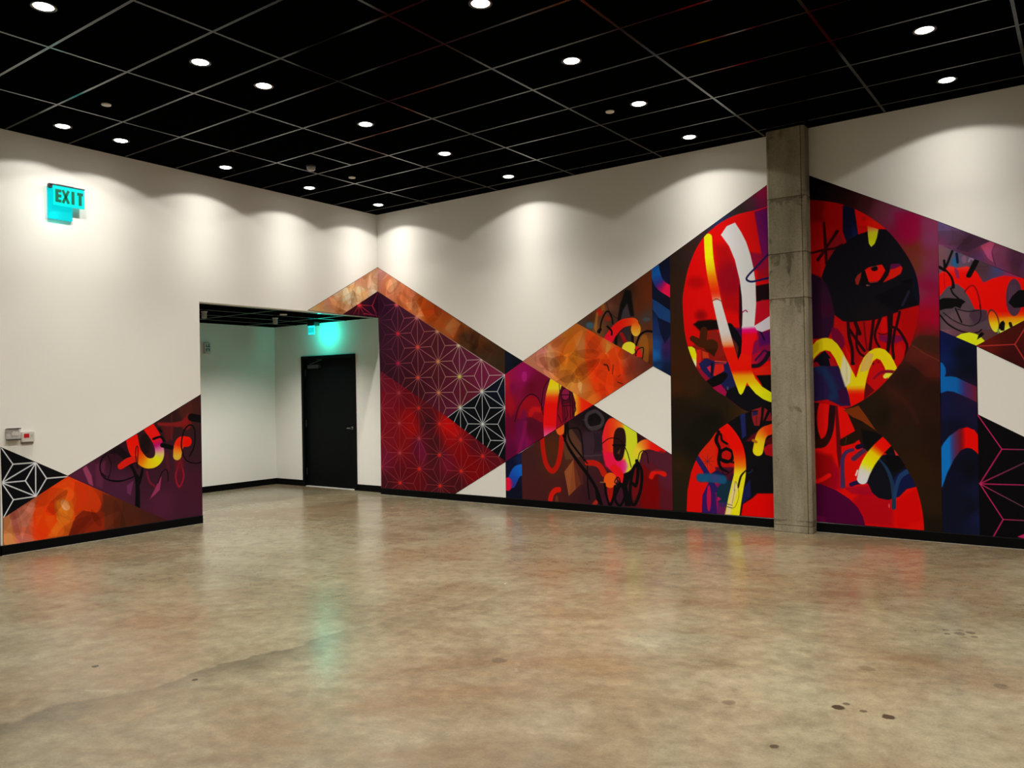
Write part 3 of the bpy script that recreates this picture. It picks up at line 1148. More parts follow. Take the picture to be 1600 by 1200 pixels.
def lat_cols(stops):
    us = [at('back', 'A', [s, 800])[0][0] for s, _ in stops]
    cs = np.array([c for _, c in stops], float)
    return lambda P: np.stack([np.interp(P[:, 0], us, cs[:, k]) for k in range(3)], 1)


LAT = ((x_n, z_n), (col_dx, row_dz))
ORIGIN_ODD = (LAT[0][0], LAT[0][1])
p = Panel('back', mur_back, 'painted_facet', 'maroon facet with pink to white star lattice', [[(590, 455), (789, 585), (699, 651.5), (594, 579)]], 'A',
          [((600, 350), (52, 18, 38)), ((560, 500), (60, 24, 40)), ((600, 650), (68, 25, 44)), ((620, 800), (62, 22, 38)), ((900, 600), (80, 24, 36)), ((950, 800), (82, 24, 36)), ((800, 900), (66, 20, 30)), ((1150, 720), (100, 30, 56)), ((1250, 830), (112, 25, 58)), ((1350, 800), (118, 30, 58)), ((1050, 1050), (95, 22, 50)), ((1150, 950), (95, 24, 40)), ((1000, 1000), (85, 22, 42))])
p.lattice(*LAT, lat_cols([(560, (92, 40, 62)), (640, (150, 62, 78)), (720, (195, 92, 95)), (850, (205, 120, 115)), (960, (215, 150, 120)), (1080, (222, 190, 160)), (1250, (225, 205, 190)), (1420, (222, 212, 205))]), .0055)
for q, c in (((675, 540), (225, 30, 60)), ((675, 745), (200, 30, 70)), ((812, 632), (240, 70, 45)), ((812, 845), (240, 70, 45)), ((953, 732), (215, 140, 75)), ((957, 950), (215, 130, 70)), ((1102, 838), (205, 205, 60)), ((665, 340), (230, 80, 85)), ((805, 430), (215, 120, 110)), ((948, 525), (215, 150, 120)), ((1095, 622), (215, 200, 150)), ((1107, 1050), (220, 210, 150)), ((1258, 938), (225, 215, 160))):
    p.ell(*q, 12, 12, c, soft=20, alpha=.85)
p.build()
p = Panel('back', mur_back, 'painted_facet', 'black facet with white star lattice', [[(789, 585), (790.3, 721), (699, 651.5)]], 'A', [((1200, 1000), (8, 12, 17)), ((1380, 900), (10, 16, 30)), ((1300, 1150), (7, 10, 12))])
p.lattice(*LAT, lambda P: np.tile((225, 222, 218.), (len(P), 1)), .0075)
p.build()
p = Panel('back', mur_back, 'painted_facet', 'crimson facet with thin red star lattice', [[(594, 579), (699, 651.5), (711, 771.3), (596, 763)], [(699, 651.5), (790.3, 721), (711, 771.3)]], 'B',
          [((180, 240), (115, 22, 42)), ((200, 400), (125, 14, 35)), ((260, 300), (120, 18, 35)), ((350, 400), (110, 10, 25)), ((370, 520), (160, 5, 10)), ((390, 600), (165, 5, 8)), ((470, 480), (85, 18, 25)), ((500, 560), (62, 18, 28)), ((230, 650), (120, 12, 25)), ((330, 700), (130, 8, 15)), ((440, 720), (90, 12, 40)), ((640, 580), (200, 8, 8)), ((660, 660), (160, 8, 10)), ((550, 700), (70, 18, 24)), ((550, 800), (70, 18, 24)), ((740, 760), (135, 5, 10)), ((850, 720), (90, 12, 24)), ((850, 900), (125, 5, 12)), ((800, 850), (130, 3, 8)), ((640, 850), (115, 15, 40)), ((1000, 800), (95, 12, 25)), ((300, 950), (90, 8, 18)), ((200, 1000), (65, 14, 24)), ((420, 960), (100, 8, 16)), ((560, 980), (72, 16, 24)), ((700, 1000), (70, 16, 22)), ((180, 820), (110, 15, 45))])
p.poly([(590, 560), (640, 530), (740, 620), (700, 670), (640, 620)], (205, 12, 10), soft=30, alpha=.6)
p.poly([(440, 660), (500, 790), (470, 880), (430, 800)], (130, 20, 60), soft=30, alpha=.5)
p.lattice(*LAT, lambda P: np.tile((185, 72, 72.), (len(P), 1)), .005, .85)
for q in ((435, 450), (585, 565), (738, 680), (895, 797), (583, 790), (740, 905), (300, 990), (588, 1012), (438, 890)):
    p.ell(*q, 11, 11, (235, 35, 18), soft=18, alpha=.85)
for q in ((292, 340), (295, 560), (298, 775), (437, 672)):
    p.ell(*q, 9, 9, (190, 70, 72), soft=18, alpha=.7)
p.build()

# --- magenta facet
p = Panel('back', mur_back, 'painted_facet', 'magenta facet with a red and yellow brush arch', [[(789, 585), (817.2, 564.8), (927, 633), (790.3, 721)]], 'D',
          [((100, 120), (120, 10, 62)), ((190, 40), (152, 10, 92)), ((120, 60), (150, 12, 70)), ((250, 120), (100, 5, 30)), ((330, 250), (112, 10, 45)), ((100, 400), (105, 5, 40)), ((200, 550), (132, 10, 72)), ((100, 640), (95, 5, 52)), ((300, 480), (92, 8, 34)), ((60, 90), (185, 20, 40)), ((320, 120), (112, 8, 40)), ((60, 250), (150, 10, 25)), ((260, 430), (85, 10, 30))])
p.poly([(50, 50), (75, 90), (100, 200), (130, 300), (90, 360), (60, 300)], (170, 12, 28), soft=30, alpha=.6)
p.ell(198, 42, 20, 40, (175, 30, 110), alpha=.8)
p.poly([(150, 370), (175, 260), (215, 205), (250, 190), (300, 215), (335, 290), (345, 400), (250, 360)], (165, 8, 20), smooth=True, alpha=.75, soft=10)
p.poly([(130, 420), (190, 290), (220, 330), (200, 640), (150, 650)], (105, 12, 75), soft=25, alpha=.6)
p.stroke([(245, 335), (268, 300), (318, 300)], 40, (205, 20, 20), soft=18, alpha=.8)
p.stroke([(150, 640), (190, 500), (205, 400)], 30, (150, 15, 75), soft=20, alpha=.6)
p.poly([(465, 60), (640, 190), (600, 360), (470, 430), (440, 300)], (75, 8, 22), soft=15, alpha=.85)
p.ell(518, 182, 34, 45, (150, 25, 70), soft=10, alpha=.8)
p.poly([(500, 260), (560, 250), (580, 380), (490, 420)], (140, 15, 40), soft=12, alpha=.7)
p.poly([(572, 155), (735, 262), (590, 352), (600, 250)], ('x', [(575, (245, 205, 60)), (610, (250, 130, 20)), (645, (245, 45, 8)), (735, (225, 20, 5))]))
p.poly([(478, 215), (495, 300), (500, 420), (450, 470), (455, 330)], (200, 10, 30), soft=15, alpha=.6)
p.poly([(352, 515), (345, 420), (350, 300), (366, 180), (402, 50), (490, 105), (465, 185), (452, 300), (445, 455)],
       ('y', [(80, (240, 205, 15)), (135, (245, 205, 30)), (170, (250, 150, 30)), (205, (248, 60, 12)), (260, (250, 12, 5)), (420, (252, 15, 15)), (455, (250, 35, 80)), (500, (240, 90, 140))]))
p.stroke([(122, 395), (150, 290), (200, 212), (250, 180), (300, 205), (333, 280), (346, 340)], 6, (14, 6, 10))
p.stroke([(330, 310), (335, 220), (355, 120), (405, 50)], 6, (14, 6, 10))
p.ell(518, 182, 34, 45, (150, 25, 70), alpha=.0)
p.stroke([(484, 180), (500, 140), (540, 140), (552, 180), (535, 222), (500, 222), (484, 180)], 6, (14, 6, 10))
for a_ in ([(470, 105), (475, 180)], [(495, 230), (500, 400)], [(512, 270), (515, 395)], [(552, 170), (560, 370)], [(570, 160), (575, 360)], [(500, 270), (560, 268)], [(585, 250), (600, 300), (575, 340)], [(460, 340), (490, 410)], [(525, 280), (535, 340), (520, 380)], [(490, 185), (555, 185)]):
    p.stroke(a_, 6, (14, 5, 9))
p.build()

# --- orange facet
p = Panel('back', mur_back, 'painted_facet', 'orange facet of layered translucent leaf shapes', [[(817.2, 564.8), (901.3, 505), (1020.7, 571.7), (927, 633)]], 'C',
          [((250, 770), (185, 112, 82)), ((330, 740), (180, 100, 86)), ((350, 880), (188, 108, 78)), ((400, 760), (205, 140, 95)), ((450, 640), (166, 92, 52)), ((520, 700), (178, 98, 25)), ((560, 620), (176, 96, 20)), ((600, 570), (180, 95, 25)), ((640, 700), (192, 112, 55)), ((580, 800), (186, 95, 14)), ((520, 850), (192, 106, 25)), ((620, 950), (192, 102, 20)), ((740, 660), (222, 80, 20)), ((750, 880), (236, 58, 4)), ((650, 880), (182, 90, 14)), ((850, 690), (215, 105, 35)), ((830, 800), (225, 70, 8)), ((850, 950), (226, 54, 8)), ((950, 750), (215, 78, 10)), ((800, 1040), (226, 50, 4)), ((720, 1110), (206, 98, 25)), ((1000, 760), (150, 66, 50)), ((1100, 840), (108, 48, 38)), ((940, 900), (212, 50, 4)), ((560, 1000), (206, 132, 52)), ((1030, 900), (120, 48, 30)), ((1150, 850), (92, 40, 26)), ((640, 1040), (205, 120, 55))])
p.poly([(390, 690), (430, 760), (425, 860), (395, 900), (375, 800)], (205, 142, 92), smooth=True, alpha=.8)
p.poly([(545, 575), (600, 700), (610, 820), (560, 900), (470, 820), (490, 740)], (172, 88, 12), smooth=True, alpha=.55)
p.poly([(690, 580), (780, 640), (800, 780), (740, 1000), (690, 900), (670, 740)], (236, 66, 8), smooth=True, alpha=.6)
p.poly([(840, 670), (870, 690), (855, 800), (830, 760)], (212, 140, 60), soft=15, alpha=.7)
p.poly([(885, 720), (960, 740), (930, 960), (760, 1060), (740, 980), (800, 820)], (222, 52, 5), smooth=True, alpha=.6)
p.poly([(620, 960), (650, 1000), (640, 1080), (615, 1020)], (222, 165, 95), alpha=.6)
p.ell(560, 970, 35, 45, (205, 130, 45), alpha=.5)
p.petals(42, 5, PALE, .18, .38)
p.stroke([(820, 848), (845, 855), (858, 895)], 10, (60, 15, 8))
p.stroke([(892, 850), (885, 920)], 8, (80, 20, 8), alpha=.7)
p.stroke([(925, 985), (965, 1000)], 8, (70, 18, 8), alpha=.8)
p.stroke([(930, 945), (945, 930)], 8, (90, 25, 8), alpha=.7)
p.build()

# --- brown graffiti triangle
p = Panel('back', mur_back, 'painted_facet', 'brown triangle with red arch stroke and black scribbles', [[(901.3, 505), (1018.3, 421), (1020.7, 571.7)]], 'C',
          [((1150, 200), (100, 42, 15)), ((1100, 400), (95, 40, 15)), ((1000, 270), (60, 34, 18)), ((900, 350), (85, 40, 20)), ((800, 420), (122, 70, 32)), ((720, 480), (85, 38, 15)), ((700, 540), (58, 52, 50)), ((870, 390), (112, 66, 45)), ((1150, 700), (132, 70, 18)), ((1100, 650), (128, 70, 24)), ((950, 580), (48, 26, 20)), ((1180, 810), (80, 36, 15)), ((1170, 550), (90, 45, 20)), ((1150, 480), (70, 55, 50)), ((760, 570), (130, 75, 35)), ((880, 460), (75, 45, 30)), ((980, 450), (60, 48, 52)), ((1180, 300), (105, 42, 14))])
p.poly([(925, 505), (945, 380), (985, 265), (1030, 270), (1055, 470), (1025, 470), (1000, 370), (965, 430), (945, 510)], (14, 11, 9), soft=18)
p.poly([(970, 420), (1000, 380), (1020, 470), (960, 490)], (62, 52, 60), soft=15, alpha=.8)
p.ell(785, 440, 24, 28, (185, 30, 14), soft=15)
p.ell(850, 490, 28, 20, (150, 35, 15), soft=15, alpha=.8)
p.ell(710, 542, 30, 25, (62, 88, 98), soft=18)
p.ell(1150, 495, 30, 16, (70, 75, 85), soft=15, alpha=.7)
p.poly([(740, 560), (760, 440), (775, 440), (760, 600)], (178, 110, 40), soft=12, alpha=.7)
p.poly([(800, 380), (820, 370), (830, 420), (800, 430)], (170, 90, 25), soft=10, alpha=.7)
p.poly([(1090, 700), (1120, 620), (1160, 640), (1165, 820), (1120, 800)], (165, 95, 25), smooth=True, soft=10, alpha=.6)
p.poly([(960, 560), (1040, 550), (1050, 680), (960, 640)], (48, 38, 42), soft=12, alpha=.8)
p.stroke([(955, 610), (985, 665)], 30, (150, 18, 20), soft=10)
p.stroke([(1042, 560), (1042, 690)], 22, (10, 8, 8), soft=5)
p.stroke([(913, 600), (912, 690)], 24, (10, 8, 8), soft=5)
p.stroke([(838, 680), (895, 590), (960, 530), (1040, 512), (1062, 520)], [82, 74, 66, 60, 52], [(235, 12, 60), (242, 12, 30), (245, 18, 8), (240, 40, 12), (245, 85, 15)])
p.ell(1068, 572, 38, 55, ('y', [(520, (245, 85, 15)), (560, (245, 140, 30)), (620, (245, 185, 55))]))
p.ell(1016, 722, 56, 52, (240, 220, 45))
p.poly([(1062, 705), (1095, 710), (1122, 790), (1060, 790)], (225, 25, 20))
p.stroke([(785, 600), (800, 510), (830, 445), (855, 435), (880, 480), (888, 530)], 13, (10, 8, 8))
p.stroke([(778, 590), (790, 575)], 26, (10, 8, 8))
p.stroke([(845, 550), (878, 585), (880, 615)], 15, (10, 6, 8))
p.stroke([(1070, 695), (1100, 620), (1150, 588), (1205, 592)], 17, (10, 8, 8))
p.stroke([(1065, 780), (1080, 735), (1105, 718), (1128, 722), (1120, 800)], 8, (10, 6, 8))
p.stroke([(1062, 730), (1070, 780)], 8, (10, 6, 8))
p.stroke([(840, 365), (860, 430), (900, 475), (940, 490)], 4, (25, 15, 10))
p.build()

# --- blue strip
p = Panel('back', mur_back, 'painted_facet', 'navy strip with a blue to pink brush curve', [[(1018.3, 421), (1046.5, 400.5), (1048.3, 587), (1020.7, 571.7)]], 'C',
          [((1300, 60), (16, 18, 40)), ((1300, 180), (16, 20, 48)), ((1220, 300), (14, 20, 42)), ((1300, 380), (14, 16, 30)), ((1250, 560), (24, 44, 92)), ((1230, 700), (22, 70, 130)), ((1225, 770), (20, 95, 160)), ((1310, 700), (58, 25, 72)), ((1300, 760), (40, 25, 70)), ((1300, 880), (14, 24, 48)), ((1240, 860), (18, 50, 95)), ((1310, 560), (14, 22, 50))], 4)
p.poly([(1196, 335), (1240, 360), (1340, 430), (1340, 525), (1250, 485), (1200, 420)], (25, 60, 110))
p.poly([(1235, 480), (1335, 525), (1335, 620), (1295, 685), (1260, 600)], (13, 20, 45), soft=6)
p.poly([(1195, 830), (1340, 825), (1340, 840), (1195, 850)], (14, 30, 60), soft=25, alpha=.5)
p.stroke([(1205, 40), (1222, 140), (1262, 225), (1350, 285)], 78, [(0, (15, 80, 155)), (.35, (15, 90, 165)), (.55, (45, 50, 130)), (.68, (150, 20, 100)), (.78, (235, 15, 75)), (1, (240, 15, 65))])
p.build()

# --- lower blue strip and purple graffiti facet
p = Panel('back', mur_back, 'painted_facet', 'short navy strip with a blue dome', [[(790.3, 721), (815, 707), (816.4, 782), (791, 779.4)]], 'D', [((100, 720), (14, 16, 40)), ((120, 950), (12, 15, 34)), ((70, 780), (12, 20, 45)), ((160, 700), (20, 30, 70))])
p.stroke([(200, 768), (140, 785), (95, 870)], 80, [(15, 110, 200), (15, 85, 180), (40, 50, 140)])
p.ell(68, 882, 34, 52, (238, 15, 55), soft=6)
p.poly([(85, 840), (115, 880), (90, 910)], (120, 30, 110), soft=20, alpha=.7)
p.build()
p = Panel('back', mur_back, 'painted_facet', 'dark purple facet with red ring stroke and black loops', [[(927, 633), (1050, 711), (1051, 797.5), (931, 789)], [(927, 633), (931, 789), (816.4, 782), (815, 707)]], 'D',
          [((250, 700), (68, 30, 30)), ((280, 900), (74, 28, 28)), ((420, 620), (82, 38, 15)), ((420, 700), (78, 36, 22)), ((600, 450), (48, 26, 26)), ((740, 350), (36, 16, 22)), ((620, 380), (28, 14, 18)), ((700, 560), (56, 32, 42)), ((1200, 690), (76, 26, 36)), ((1310, 740), (82, 26, 42)), ((1200, 950), (112, 3, 4)), ((1300, 1000), (86, 20, 32)), ((900, 960), (60, 20, 36)), ((600, 900), (70, 26, 26)), ((450, 1000), (76, 28, 26)), ((1320, 860), (88, 26, 42)), ((1060, 520), (50, 16, 20)), ((680, 940), (52, 22, 28)), ((560, 700), (80, 36, 24))])
p.poly([(490, 560), (560, 440), (640, 560), (650, 660), (580, 690), (520, 690)], (105, 66, 40), soft=12, alpha=.65)
p.poly([(510, 785), (580, 690), (640, 880), (545, 975)], (140, 68, 32), soft=4)
p.poly([(510, 785), (580, 690), (560, 860), (545, 975)], (150, 78, 40))
p.poly([(580, 690), (650, 780), (660, 880), (600, 920)], (88, 36, 26), alpha=.7)
p.ell(450, 1010, 12, 40, (120, 60, 30), alpha=.7)
p.poly([(640, 300), (740, 268), (860, 350), (820, 460), (700, 470), (650, 420)], (20, 13, 15), soft=25, alpha=.9)
p.stroke([(745, 310), (690, 340), (680, 400), (720, 450), (790, 430), (810, 370), (770, 320), (745, 310)], 26, (66, 54, 56), soft=10, alpha=.9)
p.stroke([(715, 385), (730, 355), (770, 355), (785, 385)], 22, (12, 9, 10), soft=4)
p.stroke([(650, 380), (690, 380)], 5, (80, 68, 66), alpha=.7)
p.stroke([(700, 440), (800, 420)], 6, (86, 72, 70), alpha=.7)
p.poly([(660, 480), (800, 470), (800, 690), (690, 760), (640, 620)], (56, 36, 46), soft=20, alpha=.7)
for k_ in range(7):
    p.stroke([(740 + 9 * k_, 480 + 6 * (k_ % 3)), (748 + 8 * k_, 560), (742 + 9 * k_, 640 - 14 * (k_ % 2))], 5, (22, 17, 20), alpha=.85)
p.stroke([(580, 660), (700, 662), (800, 655)], 4, (92, 82, 78), alpha=.7)
p.stroke([(334, 500), (345, 620), (370, 730), (415, 780), (455, 735), (480, 630), (490, 490)], 38, (186, 20, 8), soft=6)
p.ell(478, 440, 36, 60, (240, 98, 25))
p.stroke([(545, 960), (560, 870)], 4, (150, 90, 50), alpha=.5)
p.stroke([(690, 716), (745, 718), (790, 745), (820, 800)], [42, 42, 44, 50], (188, 25, 12), soft=8)
p.poly([(1110, 720), (1170, 690), (1240, 760), (1252, 1085), (1110, 1085)], (120, 0, 2), soft=22, alpha=.85)
p.stroke([(1188, 825), (1205, 795), (1240, 783), (1290, 805)], 38, (218, 20, 10), soft=10)
p.stroke([(398, 1020), (410, 965), (438, 932), (468, 925)], 38, (212, 22, 8), soft=5)
p.stroke([(740, 1045), (760, 1020)], 30, (190, 40, 20), soft=10, alpha=.8)
# ring stroke
p.poly([(806, 560), (812, 480), (838, 400), (880, 366), (960, 400), (1060, 460), (1078, 520), (1076, 600), (1062, 700), (1030, 765), (985, 795), (925, 795), (865, 765), (825, 700)],
       ('x', [(806, (240, 25, 50)), (860, (245, 45, 20)), (900, (242, 70, 18)), (960, (238, 120, 30)), (985, (215, 215, 40)), (1080, (208, 212, 30))]), smooth=True)
p.poly([(806, 620), (900, 640), (930, 700), (985, 690), (1010, 740), (985, 800), (900, 800), (830, 740)], ('x', [(806, (240, 20, 60)), (900, (242, 15, 70)), (950, (232, 18, 100)), (985, (225, 60, 130)), (1015, (225, 170, 150))]), soft=25, alpha=.95)
p.stroke([(1065, 700), (1085, 620), (1130, 577), (1195, 575), (1275, 612)], [70, 70, 76, 74, 60], [(0, (215, 215, 40)), (.3, (240, 200, 40)), (.5, (245, 110, 30)), (.7, (240, 25, 8)), (1, (225, 12, 5))])
p.poly([(890, 600), (896, 500), (916, 450), (950, 440), (980, 460), (992, 540), (978, 640), (958, 692), (920, 700), (895, 660)], (42, 16, 16), smooth=True)
p.poly([(905, 580), (975, 580), (950, 690), (910, 690)], (26, 12, 12), soft=14, alpha=.8)
p.stroke([(890, 578), (985, 578)], 14, (14, 8, 8))
p.poly([(920, 640), (950, 600), (940, 650)], (150, 70, 50), alpha=.5, soft=6)
p.poly([(1090, 700), (1150, 640), (1270, 622), (1350, 660), (1350, 780), (1180, 780)], (82, 28, 42), soft=14, alpha=.75)
p.stroke([(900, 760), (935, 800), (960, 850)], [60, 70, 40], (235, 18, 25), soft=4)
p.poly([(850, 870), (900, 880), (895, 960), (880, 1040), (850, 980)], (165, 18, 10), smooth=True, soft=6)
p.ell(868, 852, 50, 60, (246, 88, 14))
p.stroke([(790, 868), (820, 868)], 5, (190, 150, 70), alpha=.7)
BK = (9, 7, 8)
p.stroke([(500, 500), (545, 600), (615, 705), (690, 805), (760, 920), (800, 1050)], [14, 24, 26, 26, 24, 28], BK)
p.stroke([(690, 740), (692, 880), (705, 1000)], 10, BK)
p.stroke([(535, 400), (545, 520), (600, 610), (690, 720)], [12, 16, 16, 10], BK)
p.stroke([(540, 450), (620, 450), (650, 560), (660, 700)], [10, 14, 12, 6], BK, alpha=.85)
p.stroke([(520, 420), (515, 540)], 22, BK, soft=6)
p.stroke([(760, 940), (770, 1000), (800, 1045)], 20, BK)
p.stroke([(825, 880), (835, 960), (860, 1045)], 18, BK)
p.stroke([(905, 900), (895, 980), (870, 1050)], 22, BK)
p.stroke([(950, 880), (985, 960), (945, 1050), (905, 990), (950, 880)], 20, BK)
p.poly([(975, 800), (1045, 770), (1000, 900), (1035, 1055), (985, 1055), (960, 900)], BK, soft=4)
p.stroke([(1085, 715), (1115, 790), (1105, 930), (1060, 1040), (1030, 1010), (1025, 900), (1050, 760), (1085, 715)], 24, BK)
p.poly([(1050, 820), (1085, 740), (1095, 900), (1055, 1000), (1040, 940)], (112, 10, 10), smooth=True, soft=6, alpha=.85)
p.stroke([(1075, 700), (1085, 790), (1070, 890), (1045, 880)], 26, BK)
p.stroke([(806, 565), (850, 530), (900, 522), (950, 545), (1000, 630), (1032, 750)], 7, BK)
p.stroke([(1083, 700), (1098, 640), (1130, 620), (1156, 650), (1166, 715)], 7, BK)
p.stroke([(905, 855), (925, 828), (946, 855), (930, 882), (905, 870), (905, 855)], 9, BK)
p.stroke([(930, 885), (910, 960)], 14, BK)
p.build()

# --- the large two-round facet, left and right of the column
UP = [(1067, 478), (1069, 450), (1078, 412), (1095, 377), (1120, 352), (1150, 336), (1182, 328), (1215, 318), (1250, 313), (1285, 314), (1318, 320), (1350, 334), (1385, 359), (1411, 390), (1429, 422), (1436, 455), (1436, 480), (1429, 518), (1418, 548), (1400, 577), (1367, 612), (1330, 635), (1290, 648), (1250, 655), (1200, 652), (1165, 642), (1136, 621), (1113, 605), (1088, 574), (1072, 530)]
LOW = [(1072, 880), (1072, 825), (1073, 785), (1076, 752), (1083, 730), (1093, 708), (1110, 688), (1121, 673), (1136, 662), (1168, 642), (1205, 628), (1265, 628), (1322, 638), (1342, 652), (1367, 672), (1384, 687), (1403, 710), (1420, 738), (1432, 762), (1441, 798), (1444, 830), (1445, 880), (1300, 890), (1120, 890)]
p = Panel('back', mur_back, 'painted_facet', 'tall dark brown facet with the left halves of two red rounds', [[(1046.5, 400.5), (1233.5, 264), (1238.5, 811.5), (1051, 797.5)]], 'E',
          [((300, 650), (44, 30, 22)), ((200, 720), (38, 22, 14)), ((450, 560), (52, 30, 24)), ((560, 470), (58, 32, 32)), ((600, 420), (44, 40, 62)), ((680, 390), (28, 52, 100)), ((750, 330), (36, 42, 68)), ((850, 260), (44, 32, 28)), ((780, 280), (42, 34, 34)), ((940, 220), (68, 36, 42)), ((1050, 130), (142, 5, 52)), ((1060, 200), (120, 15, 60)), ((1060, 300), (92, 8, 82)), ((300, 900), (48, 28, 15)), ('F', (320, 400), (52, 28, 10)), ('F', (320, 600), (58, 28, 8)), ('F', (320, 800), (60, 29, 6)), ('F', (450, 800), (54, 30, 12)), ('F', (600, 900), (36, 25, 12)), ('F', (400, 1000), (28, 21, 11)), ('F', (500, 1150), (20, 17, 10)), ('F', (850, 1000), (48, 30, 14)), ('F', (330, 950), (30, 20, 9)), ('G', (350, 300), (25, 20, 12)), ('G', (330, 600), (44, 28, 10)), ('G', (320, 700), (36, 25, 12)), ('G', (340, 850), (30, 26, 15)), ('G', (450, 400), (20, 16, 9)), ('G', (600, 200), (18, 15, 8))])
# dark middle between the rounds
p.set_clip('P', UP)
p.poly([(1040, 300), (1300, 300), (1300, 680), (1040, 680)], (222, 5, 4), crop='P')
p.ell(760, 850, 110, 140, (150, 0, 42), soft=120, alpha=.9)
p.poly([(640, 560), (760, 560), (860, 900), (860, 1150), (700, 1100)], (150, 2, 10), soft=90, alpha=.6)
p.ell(480, 880, 70, 50, (170, 0, 5), soft=70, alpha=.7)
p.ell(520, 1160, 45, 40, (130, 0, 5), soft=60, alpha=.8)
p.poly([(975, 280), (1200, 200), (1200, 700), (1040, 660), (1012, 500)], (112, 5, 82), soft=12)
p.poly([(1030, 300), (1200, 250), (1200, 620), (1085, 560)], (88, 5, 95), soft=60, alpha=.7)
p.poly([(930, 620), (1060, 640), (1200, 740), (1200, 900), (960, 760)], (130, 5, 60), soft=30, alpha=.8)
p.poly([(1000, 780), (1200, 720), (1200, 880), (1000, 860)], (165, 5, 25), soft=25, alpha=.8)
p.poly([(985, 910), (1085, 890), (1200, 870), (1200, 1020), (990, 1045)], (24, 4, 8), soft=14)
p.poly([(980, 1060), (1040, 1030), (1200, 1020), (1200, 1200), (980, 1260)], (192, 8, 30), soft=14)
p.poly([(845, 900), (872, 900), (880, 1250), (860, 1400), (845, 1200)], (30, 5, 20), soft=14, alpha=.9)
# face-like lower left part
q = 'F'
p.poly([(420, 450), (760, 300), (870, 420), (870, 700), (900, 900), (700, 900), (480, 620)], (120, 22, 15), crop=q, soft=30, alpha=.85)
p.poly([(555, 330), (640, 300), (720, 360), (720, 520), (640, 560), (560, 460)], (140, 25, 14), crop=q, soft=16)
p.poly([(760, 280), (870, 290), (870, 400), (800, 420)], (62, 8, 72), crop=q, soft=25, alpha=.9)
p.poly([(780, 380), (850, 420), (850, 560), (790, 560)], (95, 30, 20), crop=q, soft=14)
p.poly([(455, 255), (495, 226), (600, 215), (690, 222), (705, 300), (640, 300), (555, 315), (510, 310)], (18, 7, 5), crop=q, soft=22)
p.stroke([(760, 280), (815, 350), (858, 440), (845, 540)], [70, 66, 44, 30], (10, 7, 14), crop=q, soft=12)
p.stroke([(545, 310), (535, 400)], 66, (66, 26, 6), crop=q, soft=6)
p.stroke([(448, 376), (520, 415), (620, 430)], [48, 70, 60], (66, 26, 5), crop=q, soft=6)
p.ell(605, 440, 62, 58, (62, 28, 6), crop=q, soft=6)
p.poly([(555, 465), (660, 465), (632, 532)], (50, 18, 5), crop=q, soft=6)
p.poly([(480, 470), (520, 470), (525, 540), (510, 640), (480, 600)], (205, 30, 12), crop=q, soft=8)
p.poly([(530, 480), (580, 500), (590, 540), (535, 545)], (205, 60, 20), crop=q, soft=8, alpha=.9)
p.poly([(500, 590), (560, 545), (640, 570), (760, 575), (830, 760), (760, 790), (690, 780), (600, 725), (530, 650)], (28, 27, 74), crop=q, soft=8)
p.poly([(480, 630), (530, 650), (600, 725), (570, 750), (500, 690)], (150, 12, 45), crop=q, soft=10)
p.poly([(570, 622), (603, 605), (612, 685)], (205, 30, 60), crop=q, soft=3)
p.poly([(640, 595), (712, 595), (718, 650), (645, 700), (625, 690)], (212, 32, 20), crop=q, soft=6)
p.stroke([(615, 590), (612, 690)], 22, (25, 12, 30), crop=q)
p.stroke([(640, 570), (735, 576)], 8, (225, 70, 40), crop=q)
p.stroke([(640, 588), (735, 588)], 6, (205, 40, 20), crop=q)
p.poly([(690, 780), (830, 730), (900, 780), (1120, 780), (1120, 1010), (700, 1000)], (13, 11, 18), crop=q, soft=10)
p.poly([(700, 740), (790, 700), (830, 780), (720, 820)], (26, 28, 74), crop=q, soft=16)
p.poly([(630, 790), (690, 765), (740, 830), (725, 885), (660, 850)], (160, 10, 66), crop=q, soft=8)
p.poly([(562, 745), (620, 705), (690, 672), (735, 668), (746, 700), (700, 755), (640, 785), (600, 788)], (10, 7, 9), crop=q, smooth=True)
p.ell(748, 800, 8, 16, (90, 95, 110), crop=q, soft=8, alpha=.7)
p.poly([(400, 446), (440, 444), (468, 462), (482, 510), (480, 640), (430, 540)], ('y', [(450, (225, 225, 20)), (530, (232, 222, 0)), (580, (230, 225, 160)), (620, (228, 222, 210))]), crop=q)
# right of the V
p.poly([(950, 420), (1120, 300), (1120, 560), (960, 600)], (135, 10, 62), crop=q, soft=20)
p.poly([(1000, 320), (1120, 300), (1120, 420), (1020, 440)], (72, 8, 92), crop=q, soft=30, alpha=.8)
p.poly([(960, 520), (1040, 470), (1000, 580), (955, 620)], (190, 10, 30), crop=q, soft=16, alpha=.8)
p.stroke([(985, 560), (1020, 520), (1060, 480), (1100, 500)], 18, (60, 10, 60), crop=q, soft=6)
p.stroke([(955, 612), (1010, 605), (1060, 565), (1100, 500)], 34, (24, 14, 24), crop=q, soft=10)
p.poly([(955, 650), (1040, 620), (1120, 600), (1120, 700), (1010, 697)], (222, 26, 8), crop=q, soft=8)
p.poly([(990, 690), (1120, 685), (1120, 830), (1050, 790)], (11, 8, 10), crop=q, soft=8)
p.stroke([(985, 300), (1025, 318), (1060, 385)], 15, (20, 12, 45), crop=q)
# white arm
p.poly([(968, 272), (1030, 235), (1120, 175), (1120, 290), (1040, 320), (985, 302)], (216, 204, 208), crop=q)
